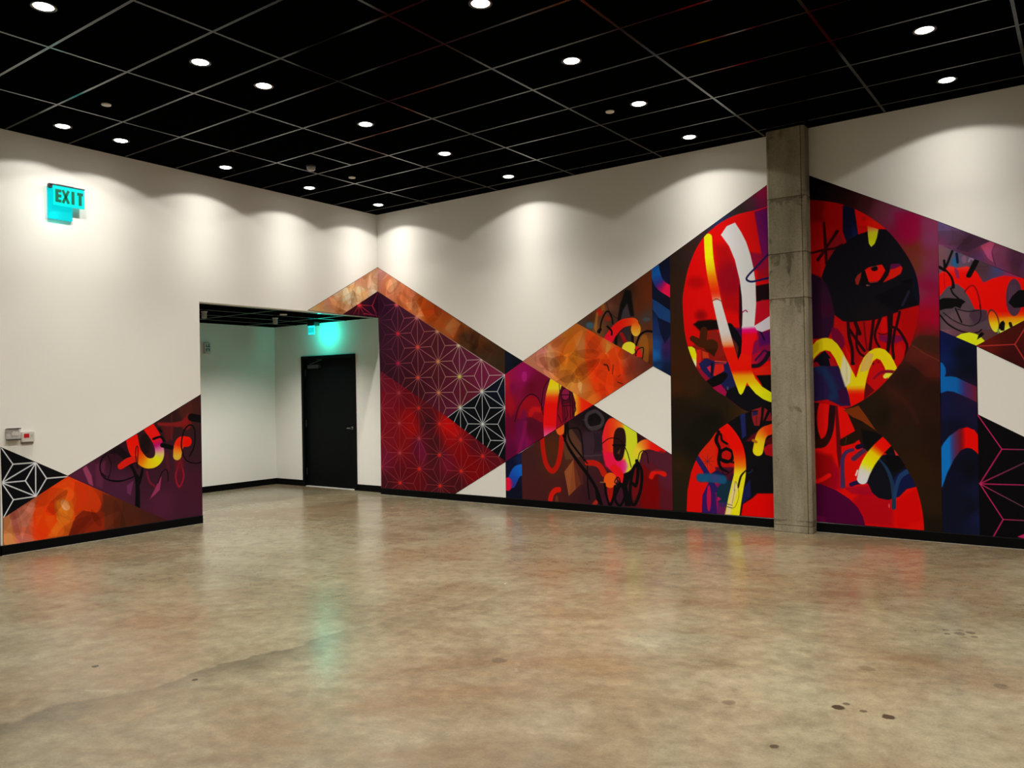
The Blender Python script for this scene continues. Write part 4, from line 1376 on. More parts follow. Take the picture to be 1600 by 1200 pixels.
# brush strokes
p.stroke([(580, 500), (585, 600), (594, 700), (612, 820), (637, 940), (655, 1030), (662, 1060)], [70, 72, 74, 76, 76, 70], ('y', [(560, (232, 225, 5)), (650, (245, 232, 5)), (760, (246, 190, 5)), (830, (248, 120, 5)), (910, (246, 66, 5)), (960, (250, 40, 5)), (1000, (235, 80, 40)), (1030, (225, 150, 115))]), crop='E')
p.poly([(620, 60), (686, 42), (770, 330), (830, 540), (880, 700), (780, 660), (700, 420)], ('y', [(60, (218, 210, 198)), (330, (218, 206, 196)), (390, (226, 180, 150)), (430, (238, 140, 80)), (462, (246, 30, 5)), (640, (250, 12, 2)), (680, (250, 110, 2))]), crop='F')
p.stroke([(615, 1040), (650, 1020), (692, 1038)], 6, (120, 10, 10), crop='E')
p.poly([(690, 475), (740, 400), (810, 370), (862, 450), (905, 535), (940, 640), (968, 760), (985, 880), (990, 1060), (975, 1250), (958, 1330), (870, 1330), (874, 1150), (868, 1000), (850, 860), (810, 690), (760, 570)], (218, 212, 204), crop='E')
p.poly([(868, 270), (978, 270), (1000, 318), (972, 410), (950, 520), (945, 600), (955, 660), (880, 660), (800, 600), (836, 562), (862, 500), (870, 400)],
       ('y', [(275, (220, 200, 205)), (300, (228, 20, 120)), (318, (235, 0, 100)), (345, (246, 5, 25)), (640, (250, 14, 2)), (668, (250, 60, 2))]), crop='F')
p.poly([(705, 455), (802, 455), (838, 562), (870, 500), (950, 520), (945, 580), (956, 655), (985, 720), (1040, 785), (1130, 842), (1130, 925), (1050, 893), (985, 845), (935, 785), (912, 750), (897, 795), (878, 838), (860, 857), (845, 843), (800, 720), (760, 600)],
       ('y', [(460, (246, 25, 3)), (640, (250, 15, 2)), (665, (250, 70, 2)), (690, (248, 150, 5)), (740, (248, 180, 8)), (790, (242, 215, 8)), (850, (228, 232, 12))]), crop='F')
p.stroke([(1110, 620), (1000, 740), (930, 812), (908, 852), (945, 873), (1010, 862), (1100, 840)], 17, (20, 18, 72), crop='E')
p.stroke([(872, 1136), (898, 1117), (915, 1130)], 9, (150, 10, 70), crop='E')
# lower round
p.set_clip('P', LOW)
q = 'G'
p.poly([(380, 200), (1300, -100), (1300, 1250), (380, 1250)], (14, 11, 14), crop=q)
p.poly([(395, 1050), (405, 800), (440, 620), (505, 480), (640, 310), (680, 280), (800, 430), (810, 640), (760, 690), (720, 1050)], (222, 10, 5), crop=q, soft=6)
p.poly([(505, 482), (645, 300), (650, 470), (655, 600), (590, 665), (530, 560)], (215, 32, 8), crop=q, soft=5)
p.poly([(650, 330), (760, 400), (800, 560), (770, 650), (690, 640)], (190, 14, 8), crop=q, soft=5)
p.poly([(640, 600), (800, 600), (790, 760), (700, 780)], (60, 12, 40), crop=q, soft=20, alpha=.9)
p.poly([(610, 745), (720, 730), (690, 900), (655, 1050), (600, 1000)], (140, 10, 82), crop=q, soft=14)
p.poly([(648, 780), (720, 715), (800, 715), (765, 930), (690, 940), (652, 860)], (16, 44, 58), crop=q, soft=16)
p.poly([(660, 850), (695, 870), (660, 890)], (190, 10, 90), crop=q, soft=8)
p.poly([(525, 1010), (532, 840), (590, 720), (642, 810), (660, 1010)], (52, 20, 86), crop=q, soft=5)
p.ell(588, 865, 18, 110, (190, 10, 62), crop=q, soft=4)
p.poly([(670, 900), (740, 900), (720, 1020), (660, 1020)], (70, 30, 90), crop=q, soft=16, alpha=.8)
p.stroke([(480, 508), (530, 585), (585, 680), (640, 790)], [40, 46, 50, 44], (35, 26, 84), crop=q, soft=4)
p.poly([(600, 660), (650, 625), (720, 660), (750, 720), (640, 700)], (24, 22, 62), crop=q, soft=8)
p.stroke([(515, 690), (600, 692), (705, 705)], 72, (20, 78, 112), crop=q, soft=22)
p.ell(640, 690, 40, 34, (60, 60, 110), crop=q, soft=24, alpha=.7)
for an in range(0, 360, 45):
    p.stroke([(575, 550), (575 + 62 * math.cos(math.radians(an)), 550 + 62 * math.sin(math.radians(an)))], [7, 3], (110, 30, 40), crop=q, alpha=.7)
p.stroke([(672, 300), (650, 370), (680, 450), (672, 550), (695, 610), (750, 640)], [28, 34, 26, 30, 26, 16], BK, crop=q)
p.stroke([(690, 320), (700, 370), (742, 400)], 20, BK, crop=q)
p.stroke([(735, 440), (690, 470), (690, 530), (740, 555), (785, 530), (785, 470), (735, 440)], 26, BK, crop=q)
p.stroke([(690, 530), (800, 560)], 18, BK, crop=q)
p.stroke([(700, 640), (730, 665), (770, 640), (800, 610)], 5, BK, crop=q)
# right side of the lower round
p.poly([(840, -20), (890, -20), (905, 330), (870, 360)], (28, 34, 86), crop=q, soft=10)
p.poly([(900, 380), (960, 320), (1000, 300), (990, 380)], (110, 8, 30), crop=q, soft=16, alpha=.8)
p.poly([(952, 115), (1035, 88), (1032, 160), (1018, 248), (975, 245), (955, 180)], (140, 28, 30), crop=q, soft=3)
p.poly([(958, 125), (1000, 115), (1005, 150), (960, 165)], (30, 30, 70), crop=q, soft=4)
p.stroke([(955, 122), (1005, 120)], 8, BK, crop=q)
p.stroke([(995, 160), (990, 235)], 5, (60, 10, 15), crop=q)
p.poly([(1060, 95), (1088, 112), (1048, 205)], (140, 24, 30), crop=q)
p.poly([(1072, 205), (1110, 128), (1130, 205)], (135, 22, 30), crop=q)
p.poly([(1048, 440), (1130, 380), (1130, 510), (1070, 492)], (172, 10, 20), crop=q, soft=6)
p.poly([(1060, 380), (1130, 330), (1130, 400), (1080, 410)], (80, 8, 14), crop=q, soft=6)
p.poly([(855, 1050), (878, 915), (960, 862), (1000, 824), (1250, 824), (1250, 1060)], (226, 2, 0), crop=q, soft=12)
p.poly([(870, 800), (940, 700), (945, 850), (880, 910), (860, 900)], (24, 26, 72), crop=q, soft=14)
p.stroke([(955, 620), (950, 640), (920, 650)], 8, (30, 40, 70), crop=q)
p.stroke([(1160, 262), (1110, 280), (1060, 300), (1028, 350), (1005, 460)], [84, 84, 86, 88, 88], [(0, (246, 40, 10)), (.3, (246, 66, 10)), (.5, (248, 130, 20)), (.68, (248, 190, 15)), (1, (250, 215, 15))], crop=q)
p.stroke([(965, 372), (990, 385)], 24, (176, 100, 18), crop=q)
p.stroke([(690, 235), (762, 310), (822, 410), (850, 520), (852, 650), (832, 760), (808, 880), (785, 1020)], [92, 96, 100, 100, 100, 108, 116, 122], ('y', [(240, (246, 12, 2)), (440, (248, 10, 0)), (520, (246, 60, 3)), (585, (250, 120, 5)), (625, (250, 190, 20)), (660, (248, 220, 25)), (1000, (245, 222, 15))]), crop=q)
p.poly([(800, 715), (835, 760), (825, 820), (790, 930), (765, 1030), (715, 1030), (760, 880)], (235, 206, 150), crop=q, soft=24, alpha=.85)
p.stroke([(905, 625), (865, 670), (848, 720), (838, 770)], [10, 16, 18, 14], BK, crop=q)
p.stroke([(803, 800), (815, 720), (838, 780), (842, 850), (815, 930), (785, 950)], 4, (60, 60, 40), crop=q, alpha=.8)
p.stroke([(810, 790), (785, 910)], 4, (90, 80, 50), crop=q, alpha=.8)
p.stroke([(742, 912), (785, 925)], 6, (40, 60, 70), crop=q)
p.stroke([(742, 935), (785, 948)], 6, (40, 60, 70), crop=q)
p.set_clip()
p.poly([(730, 60), (930, 128), (735, 195)], ('x', [(735, (32, 24, 10)), (860, (58, 32, 8)), (930, (74, 44, 16))]), crop='G', soft=4, alpha=.9)
p.build()

p = Panel('back', mur_back, 'painted_facet', 'tall plum and brown facet with the right halves of two red rounds', [[(1233.5, 264), (1465.5, 346.5), (1472.3, 831), (1238.5, 811.5)]], 'I',
          [((150, 60), (12, 4, 6)), ((110, 150), (10, 3, 5)), ((50, 0), (10, 3, 4)), ((350, 110), (28, 8, 10)), ((480, 200), (46, 16, 16)), ((600, 220), (68, 26, 26)), ((780, 270), (112, 46, 62)), ((900, 310), (122, 46, 76)), ((1050, 400), (138, 5, 52)), ((1000, 500), (138, 5, 48)), ((1200, 420), (126, 44, 76)), ((1230, 560), (124, 48, 82)), ((1050, 650), (112, 38, 25)), ((1110, 800), (108, 48, 28)), ((1190, 800), (126, 45, 70)), ((1210, 1000), (130, 10, 50)), ((1150, 1080), (126, 40, 60)), ((1260, 900), (122, 34, 68)), ('J', (1200, 50), (150, 10, 50)), ('J', (1170, 200), (165, 0, 26)), ('J', (1260, 250), (160, 0, 40)), ('J', (1060, 280), (150, 5, 5)), ('J', (1220, 350), (125, 20, 30)), ('J', (1220, 420), (56, 28, 15)), ('J', (1150, 500), (84, 30, 18)), ('J', (1120, 570), (98, 35, 22)), ('J', (1250, 700), (84, 24, 17)), ('J', (1100, 700), (40, 18, 12)), ('J', (1000, 800), (40, 19, 12)), ('J', (1250, 900), (40, 18, 10)), ('J', (900, 950), (52, 24, 12)), ('J', (700, 1050), (34, 22, 10)), ('J', (900, 1150), (48, 22, 14)), ('K', (700, 150), (26, 18, 8)), ('K', (900, 300), (40, 24, 10)), ('K', (1050, 300), (38, 18, 12)), ('K', (1110, 500), (38, 18, 11)), ('K', (1000, 560), (44, 25, 8)), ('K', (1090, 900), (42, 24, 10)), ('K', (1100, 1050), (25, 18, 8))], 3.5)
p.poly([(880, 330), (1010, 320), (1110, 420), (1110, 560), (1030, 620), (960, 560)], (150, 0, 50), smooth=True, soft=60, alpha=.6)
p.poly([(1060, 440), (1120, 380), (1310, 400), (1310, 600), (1180, 560), (1050, 480)], (54, 30, 16), soft=30, alpha=.7, crop='J')
p.poly([(1040, 475), (1310, 570), (1310, 780), (1180, 770), (1000, 620), (1010, 520)], (86, 28, 17), soft=16, alpha=.6, crop='J')
p.stroke([(1060, 480), (1180, 560), (1310, 625)], 10, (130, 55, 40), soft=8, alpha=.5, crop='J')
p.stroke([(820, 870), (960, 980), (1060, 1100), (1100, 1200)], 40, (70, 26, 20), soft=40, alpha=.4, crop='J')
p.set_clip('P', UP)
q = 'I'
p.poly([(-200, 100), (1300, 100), (1300, 2400), (-200, 2400)], (192, 3, 4), crop=q)
p.poly([(-200, 100), (230, 100), (230, 400), (-200, 400)], (140, 0, 0), crop=q, soft=80)
p.ell(300, 330, 90, 60, (190, 4, 5), crop=q, soft=60, alpha=.8)
p.poly([(255, 560), (380, 520), (420, 600), (300, 700), (250, 780)], (140, 18, 30), crop=q, soft=25, alpha=.8)
p.poly([(90, 640), (240, 640), (250, 900), (90, 890)], (196, 8, 10), crop=q, soft=30)
p.poly([(505, 270), (620, 300), (760, 380), (850, 480), (540, 525)], (238, 8, 2), crop=q, soft=4)
p.poly([(540, 430), (640, 440), (640, 500), (540, 520)], (200, 10, 10), crop=q, soft=20, alpha=.6)
p.ell(600, 370, 20, 20, (170, 10, 5), crop=q, soft=30, alpha=.6)
p.poly([(640, 390), (720, 380), (760, 450), (640, 440)], (246, 30, 4), crop=q, soft=20, alpha=.7)
DR = (52, 0, 6)
p.stroke([(225, 410), (235, 560), (248, 790)], [20, 30, 26], DR, crop=q, soft=8)
p.stroke([(348, 490), (265, 615), (170, 755)], [34, 22, 32], DR, crop=q, soft=8)
p.stroke([(110, 692), (230, 662), (330, 648), (390, 620)], [18, 26, 22, 30], DR, crop=q, soft=8)
p.stroke([(230, 660), (200, 720), (165, 750)], 22, DR, crop=q, soft=6)
p.poly([(400, 250), (440, 235), (510, 272), (530, 400), (548, 540), (545, 760), (470, 770), (440, 600), (402, 500)], (19, 20, 48), crop=q, soft=3)
p.poly([(490, 400), (535, 500), (548, 760), (495, 740)], (20, 30, 84), crop=q, soft=30, alpha=.8)
HB = (15, 13, 19)
p.poly([(540, 520), (640, 486), (740, 468), (826, 468), (900, 560), (1010, 690), (1090, 860), (1140, 1060), (1140, 1190), (950, 1235), (700, 1320), (480, 1342), (400, 1330), (310, 1260), (285, 1160), (255, 1010), (200, 920), (250, 780), (330, 655), (440, 590)], HB, crop=q)
p.poly([(700, 1100), (1000, 960), (1130, 900), (1130, 1180), (900, 1240), (820, 1200)], (7, 6, 10), crop=q, soft=30, alpha=.9)
p.poly([(920, 960), (1060, 930), (1100, 960), (1000, 975)], (4, 4, 6), crop=q, soft=8)
p.poly([(1050, 820), (1110, 900), (1125, 1180), (1060, 1100)], (10, 14, 34), crop=q, soft=30, alpha=.7)
p.stroke([(960, 1180), (1010, 1080), (1020, 1050)], 24, (52, 42, 66), crop=q, soft=16, alpha=.6)
p.poly([(480, 1190), (700, 1150), (800, 1180), (810, 1230), (650, 1320), (480, 1330)], (22, 15, 16), crop=q, soft=30, alpha=.6)
p.poly([(632, 436), (736, 470), (722, 545), (700, 605), (668, 634), (646, 605), (637, 520)], ('y', [(440, (238, 90, 30)), (470, (232, 150, 60)), (500, (222, 205, 30)), (560, (214, 214, 10)), (630, (226, 224, 30))]), crop=q)
p.poly([(608, 852), (640, 830), (700, 812), (770, 800), (798, 850), (790, 915), (730, 962), (650, 975), (632, 920)], (238, 18, 6), crop=q, smooth=False, soft=4)
p.poly([(690, 812), (720, 812), (728, 850), (690, 862), (665, 840)], BK, crop=q, smooth=True)
p.stroke([(676, 825), (715, 815), (740, 830)], 6, (110, 60, 60), crop=q)
p.poly([(858, 800), (930, 795), (962, 835), (945, 885), (880, 925), (780, 968), (830, 900)], (218, 22, 8), crop=q, smooth=False, soft=5)
p.poly([(850, 795), (930, 792), (955, 810), (880, 840), (840, 850)], (92, 14, 66), crop=q, soft=12)
p.stroke([(640, 975), (740, 965), (790, 900), (830, 830)], [20, 30, 26, 30], (18, 5, 10), crop=q, alpha=.9)
p.stroke([(655, 970), (730, 962)], 6, (150, 60, 60), crop=q)
p.poly([(578, 872), (566, 930), (548, 992), (525, 985), (516, 940), (540, 900)], (156, 36, 30), crop=q, soft=4)
p.poly([(582, 870), (612, 860), (640, 1000), (600, 1010), (560, 990)], (14, 8, 10), crop=q, soft=6)
p.poly([(620, 988), (660, 996), (625, 1003)], (150, 90, 90), crop=q)
p.poly([(1230, 425), (1267, 427), (1282, 433), (1293, 445), (1300, 468), (1304, 490), (1302, 512), (1294, 528), (1230, 532)], (40, 14, 40), crop='P', soft=3)
p.poly([(1280, 440), (1296, 455), (1304, 490), (1302, 512), (1280, 520)], (56, 14, 38), crop='P', soft=5, alpha=.7)
q = 'J'
p.poly([(100, 100), (300, 100), (315, 220), (290, 310), (240, 400), (100, 420)], (46, 12, 40), crop=q, soft=20)
p.poly([(180, 90), (300, 90), (310, 200), (200, 220)], (72, 8, 38), crop=q, soft=30, alpha=.6)
p.poly([(290, 310), (400, 330), (420, 470), (370, 560), (300, 440)], (104, 5, 52), crop=q, soft=20, alpha=.85)
p.poly([(320, 230), (440, 300), (480, 440), (440, 440), (330, 290)], (190, 12, 10), crop=q, soft=14)
p.poly([(450, 262), (700, 240), (720, 520), (600, 600), (500, 660), (450, 420)], (172, 6, 10), crop=q, soft=12, alpha=.8)
p.poly([(740, 380), (960, 385), (970, 430), (860, 470), (740, 430)], (110, 8, 70), crop=q, soft=20, alpha=.85)
p.poly([(920, 150), (1120, 100), (1120, 360), (1010, 480), (960, 330)], (176, 3, 4), crop=q, soft=10)
p.ell(790, 290, 40, 75, (215, 8, 6), crop=q, soft=10, alpha=.8)
p.ell(930, 560, 45, 90, (200, 10, 10), crop=q, soft=10, alpha=.8)
p.poly([(420, 480), (510, 620), (520, 780), (450, 640)], (215, 14, 8), crop=q, soft=14)
LT = (40, 4, 9)
p.stroke([(450, 255), (462, 400), (490, 520), (492, 640)], [26, 32, 30, 30], LT, crop=q)
p.ell(495, 648, 22, 16, (20, 6, 10), crop=q)
p.stroke([(465, 330), (540, 440), (605, 530)], 26, LT, crop=q)
p.stroke([(520, 265), (560, 370)], 34, LT, crop=q)
p.stroke([(540, 300), (530, 470), (560, 550), (600, 580)], 22, LT, crop=q)
p.stroke([(600, 260), (612, 400), (630, 520)], 16, (110, 5, 10), crop=q)
p.stroke([(690, 230), (672, 380), (655, 520)], 28, LT, crop=q)
p.stroke([(752, 225), (705, 360), (715, 440), (745, 495)], [30, 26, 22, 22], LT, crop=q)
p.stroke([(735, 365), (775, 375), (825, 365)], 9, LT, crop=q)
p.stroke([(845, 180), (842, 380), (822, 540)], [56, 40, 30], (28, 5, 10), crop=q)
p.stroke([(935, 165), (905, 300)], 26, LT, crop=q)
p.stroke([(850, 300), (920, 330), (985, 430), (1005, 500), (975, 620), (930, 670)], [24, 26, 26, 26, 24, 14], LT, crop=q)
p.stroke([(890, 330), (868, 480), (880, 600)], 26, LT, crop=q)
p.stroke([(690, 650), (710, 690), (735, 640)], 20, (34, 8, 12), crop=q)
p.poly([(640, 740), (700, 640), (750, 640), (800, 720), (830, 810), (700, 920), (640, 830)], (200, 8, 10), crop=q, soft=14)
p.poly([(618, 820), (700, 900), (600, 985), (595, 900)], (96, 6, 12), crop=q, soft=4)
p.poly([(110, 690), (200, 668), (370, 672), (440, 850), (490, 1045), (380, 1045), (260, 985), (100, 1010)], (36, 22, 62), crop=q, soft=5)
p.stroke([(170, 690), (250, 750), (330, 930), (300, 960)], 70, (24, 46, 82), crop=q, soft=50, alpha=.85)
p.poly([(350, 900), (440, 880), (470, 1040), (380, 1020)], (56, 8, 50), crop=q, soft=25, alpha=.8)
p.poly([(110, 660), (150, 590), (230, 525), (285, 590), (300, 672), (200, 670)], (12, 11, 22), crop=q, soft=8)
p.poly([(120, 640), (160, 630), (190, 670), (120, 685)], (150, 10, 24), crop=q, soft=12)
p.poly([(270, 600), (330, 610), (350, 668), (285, 672)], (180, 12, 20), crop=q, soft=8)
p.poly([(60, 600), (60, 540), (108, 490), (160, 432), (205, 412), (250, 407), (300, 420), (350, 465), (400, 540), (460, 655), (522, 778), (530, 775), (560, 670), (600, 590), (650, 535), (700, 508), (745, 502), (800, 520), (850, 570), (885, 635), (915, 700), (830, 815), (815, 745), (790, 675), (755, 615), (720, 600), (685, 625), (650, 700), (622, 800), (605, 900), (598, 1000), (480, 1070), (462, 960), (432, 860), (400, 770), (370, 690), (330, 600), (285, 535), (240, 522), (190, 540), (140, 590), (110, 630)],
       ('y', [(850, (240, 208, 10)), (880, (246, 160, 10)), (905, (248, 70, 5)), (940, (250, 14, 0)), (1060, (250, 5, 0))]), crop=q)
p.poly([(402, 560), (442, 625), (480, 700), (470, 830), (425, 870), (380, 730)], (226, 216, 178), crop=q, soft=16, alpha=.9)
p.poly([(430, 610), (440, 630), (450, 800), (432, 850)], (205, 190, 110), crop=q, soft=10, alpha=.6)
p.poly([(580, 640), (640, 545), (690, 560), (672, 640), (640, 710), (560, 730)], (216, 168, 92), crop=q, soft=14, alpha=.85)
p.poly([(110, 470), (180, 450), (175, 520), (110, 580)], (205, 165, 5), crop=q, soft=20, alpha=.6)
p.stroke([(800, 770), (840, 735), (900, 740)], 40, (240, 220, 60), crop=q, soft=8)
p.stroke([(690, 790), (750, 738), (820, 722), (905, 730)], [16, 26, 32, 30], (130, 8, 36), crop=q, soft=4)
p.set_clip('P', LOW)
q = 'K'
p.poly([(-200, -50), (1100, -50), (1100, 1200), (-200, 1200)], (226, 8, 2), crop=q)
p.poly([(-50, -60), (300, -60), (430, 60), (380, 120), (250, 40), (150, 60), (-50, 110)], (40, 14, 50), crop=q, soft=12)
p.poly([(100, 440), (260, 480), (320, 640), (280, 780), (100, 720)], (150, 0, 4), crop=q, soft=50)
p.poly([(260, 520), (330, 600), (340, 760), (240, 760)], (160, 0, 30), crop=q, soft=40, alpha=.7)
p.poly([(500, 760), (760, 840), (760, 1060), (520, 1040), (420, 860)], (172, 0, 18), crop=q, soft=60, alpha=.8)
p.poly([(760, 860), (960, 740), (1000, 1000), (800, 1080)], (214, 0, 0), crop=q, soft=40, alpha=.8)
p.stroke([(140, -10), (128, 150), (128, 310), (180, 385), (235, 300), (262, 130), (268, -10)], [54, 54, 60, 60, 60, 52, 46], (38, 8, 14), crop=q, soft=6)
p.poly([(90, 200), (140, 190), (140, 420), (90, 430)], (24, 8, 10), crop=q, soft=10)
p.ell(185, 180, 46, 155, (228, 12, 8), crop=q, soft=5)
p.poly([(120, 350), (190, 340), (250, 280), (230, 380), (170, 420), (100, 410)], (44, 12, 8), crop=q, soft=8)
p.poly([(285, 40), (312, 50), (330, 300), (340, 500), (320, 600), (300, 450)], (100, 6, 12), crop=q, soft=8)
p.poly([(380, 130), (460, 150), (640, 290), (700, 330), (580, 460), (520, 430), (480, 350), (440, 380), (340, 405), (322, 385), (330, 345), (448, 278)], (34, 18, 8), crop=q, soft=4)
p.poly([(500, 260), (620, 290), (740, 340), (900, 480), (940, 700), (840, 640), (700, 460), (600, 440), (520, 420)], (12, 10, 10), crop=q, soft=14)
p.stroke([(370, 380), (380, 330)], 6, (80, 40, 10), crop=q)
p.poly([(305, 55), (372, 100), (448, 275), (330, 335)], (232, 10, 4), crop=q, soft=4)
p.poly([(560, 720), (540, 690), (590, 570), (650, 480), (760, 458), (850, 520), (870, 600), (920, 660), (960, 730), (870, 752), (810, 815), (720, 842), (640, 825), (585, 780)], (12, 14, 22), crop=q, smooth=False, soft=4)
p.poly([(770, 650), (850, 585), (905, 620), (955, 730), (870, 750), (805, 815), (755, 830), (745, 740)], (15, 20, 60), crop=q, soft=10)
p.poly([(700, 480), (850, 470), (860, 560), (780, 620), (700, 600)], (7, 6, 8), crop=q, soft=20, alpha=.8)
p.poly([(765, 425), (810, 480), (780, 478)], (196, 40, 40), crop=q, soft=2)
p.stroke([(640, 500), (710, 590), (748, 690), (765, 800), (765, 905)], [10, 26, 30, 34, 34], (28, 50, 74), crop=q, soft=3)
p.stroke([(872, 610), (815, 655), (785, 740), (768, 820)], [40, 34, 28, 30], (28, 56, 96), crop=q, soft=4)
p.ell(727, 888, 5, 18, (230, 80, 80), crop=q)
p.stroke([(430, 432), (380, 450), (350, 500), (346, 600), (350, 728)], [28, 32, 32, 34, 40], (68, 40, 78), crop=q, soft=3)
p.stroke([(438, 505), (480, 470), (520, 440)], 40, (72, 40, 62), crop=q, soft=4)
p.stroke([(470, 410), (500, 400)], 40, (20, 12, 40), crop=q, soft=4)
p.stroke([(418, 716), (460, 700), (540, 690)], 36, (34, 14, 58), crop=q, soft=4)
p.poly([(360, 740), (560, 720), (600, 800), (420, 790)], (150, 2, 40), crop=q, soft=30, alpha=.7)
p.stroke([(700, 370), (630, 440), (570, 520), (530, 600), (508, 672)], [98, 102, 102, 98, 84], [(0, (245, 6, 0)), (.18, (246, 20, 0)), (.27, (246, 110, 2)), (.36, (240, 200, 0)), (.62, (238, 228, 0)), (.72, (228, 222, 80)), (.8, (222, 214, 185)), (1, (222, 216, 208))], crop=q)
p.stroke([(470, 600), (456, 640)], 12, (222, 214, 195), crop=q)
p.poly([(100, 690), (180, 715), (300, 765), (400, 830), (470, 900), (515, 980), (535, 1060), (60, 1060), (60, 700)], (76, 0, 46), crop=q, soft=4)
p.poly([(100, 960), (200, 980), (220, 1040), (100, 1040)], (110, 4, 60), crop=q, soft=30, alpha=.8)
p.stroke([(140, 690), (185, 672), (238, 640)], 34, (232, 12, 8), crop=q, soft=14)
p.set_clip()
p.poly([(352, 108), (420, 90), (478, 72), (545, 165), (620, 275), (500, 195), (430, 165)], (122, 48, 8), crop='K', soft=4)
p.build()

# --- right end
p = Panel('back', mur_back, 'painted_facet', 'violet band along the upper right edge', [[(1465.5, 346.5), (1700, 435), (1700, 475.5), (1466.3, 382.3)]], 'L',
          [((300, 270), (96, 70, 106)), ((400, 350), (90, 62, 96)), ((550, 400), (66, 38, 62)), ((600, 500), (70, 40, 76)), ((650, 530), (76, 45, 76)), ((750, 430), (165, 65, 100)), ((820, 550), (126, 50, 80)), ((900, 480), (122, 55, 80)), ((1000, 500), (76, 38, 58)), ((1050, 600), (70, 35, 60)), ((900, 660), (112, 50, 85)), ((260, 390), (126, 55, 95)), ((240, 250), (85, 70, 105)), ((1300, 640), (80, 40, 60)), ((1700, 800), (90, 50, 80))])
p.poly([(430, 460), (500, 370), (580, 305), (780, 380), (690, 420), (540, 495)], (64, 36, 60), soft=5)
p.poly([(682, 428), (780, 385), (832, 405), (800, 480), (812, 600), (760, 560)], (168, 66, 102), soft=4)
p.poly([(830, 405), (945, 450), (940, 600), (830, 620), (800, 500)], (116, 52, 78), soft=30, alpha=.7)
p.stroke([(832, 410), (800, 500), (840, 640)], 8, (85, 35, 60))
p.petals(12, 9, PALE, .2, .3).build()
p = Panel('back', mur_back, 'painted_facet', 'grey violet facet with a scarlet splash and black loops', [[(1466.3, 382.3), (1671.5, 463), (1525.3, 540), (1469, 516)]], 'L',
          [((260, 480), (120, 80, 85)), ((300, 560), (120, 75, 80)), ((420, 560), (70, 80, 105)), ((520, 560), (105, 75, 90)), ((700, 620), (75, 52, 52)), ((700, 680), (80, 45, 50)), ((850, 680), (62, 66, 110)), ((1000, 740), (150, 40, 80)), ((400, 900), (84, 66, 72)), ('M', (300, 180), (98, 72, 80)), ('M', (450, 200), (88, 48, 60)), ('M', (280, 300), (130, 80, 90)), ('M', (620, 250), (92, 58, 68)), ('M', (700, 380), (90, 52, 52)), ('M', (450, 320), (105, 62, 70))])
p.ell(415, 600, 34, 50, (35, 92, 128), soft=20)
p.ell(510, 570, 26, 40, (140, 90, 115), soft=14, alpha=.7)
p.stroke([(560, 590), (575, 560), (610, 575)], 20, (150, 120, 150), soft=8, alpha=.7)
p.poly([(240, 985), (245, 720), (300, 685), (345, 640), (400, 645), (430, 660), (540, 640), (600, 665), (640, 700), (712, 812), (800, 770), (920, 738), (1133, 765), (1600, 800), (1600, 1500), (1000, 1500), (870, 1310), (800, 1290), (745, 1130), (740, 1095), (615, 1085), (560, 980), (510, 900), (430, 830), (340, 850)],
       ('y', [(640, (235, 40, 30)), (700, (246, 8, 0)), (1120, (250, 6, 0)), (1170, (250, 60, 0)), (1210, (248, 150, 0)), (1260, (240, 215, 15)), (1310, (222, 225, 90))]), soft=6)
p.poly([(410, 650), (450, 690), (460, 770), (430, 760), (410, 690)], (110, 40, 90), soft=14, alpha=.85)
p.poly([(250, 960), (320, 870), (430, 820), (510, 880), (580, 1000), (620, 1090), (745, 1100), (760, 1200), (800, 1300), (250, 1300)], (86, 66, 72), soft=5)
p.poly([(600, 1090), (745, 1100), (750, 1200), (620, 1250), (560, 1150)], (70, 42, 58), soft=20, alpha=.8)
p.poly([(280, 1180), (480, 1080), (560, 1100), (560, 1300), (280, 1300)], (106, 74, 80), soft=30, alpha=.7)
p.ell(1030, 965, 85, 195, (76, 45, 62), soft=6)
for k_ in range(4):
    p.stroke([(980 + 22 * k_, 840), (985 + 18 * k_, 1000)], 8, (100, 72, 86), alpha=.5, soft=5)
p.poly([(970, 1020), (1010, 950), (1080, 890), (1200, 880), (1200, 1060), (1030, 1075)], BK, soft=6)
p.poly([(252, 990), (290, 972), (345, 970), (480, 980), (525, 1010), (490, 1040), (470, 1080), (420, 1060), (380, 1080), (310, 1085), (258, 1100)], BK, soft=3)
p.stroke([(250, 648), (312, 685)], 30, BK)
p.stroke([(302, 580), (310, 660)], 24, BK)
p.stroke([(390, 475), (360, 550), (320, 650)], 24, BK)
p.stroke([(318, 680), (368, 740), (392, 800), (396, 860)], [18, 22, 24, 34], (16, 8, 10))
p.stroke([(635, 590), (560, 735)], 56, BK, soft=3)
p.stroke([(432, 510), (442, 600)], 26, (12, 20, 50), soft=4)
p.stroke([(370, 870), (395, 925), (460, 985)], 16, BK)
p.stroke([(515, 910), (555, 860), (600, 840), (640, 890), (668, 990), (682, 1080)], 14, (130, 8, 14))
p.stroke([(300, 710), (305, 860)], 8, (150, 14, 40), alpha=.8)
p.stroke([(640, 640), (700, 650), (760, 640)], 5, (50, 30, 35), alpha=.7)
p.stroke([(640, 690), (740, 680)], 5, (50, 30, 35), alpha=.7)
q = 'M'
p.stroke([(235, 195), (310, 280), (430, 345), (570, 368)], [14, 14, 12, 8], BK, crop=q)
p.stroke([(262, 170), (370, 250), (500, 295), (585, 270), (615, 205), (608, 100)], 8, BK, crop=q)
p.stroke([(400, 140), (500, 160), (600, 148)], 9, BK, crop=q)
p.stroke([(378, 130), (410, 205), (436, 262)], 13, BK, crop=q)
p.stroke([(345, 160), (350, 240)], 5, (120, 105, 105), crop=q, alpha=.5)
p.ell(735, 250, 52, 115, (92, 40, 30), crop=q, rot=-14)
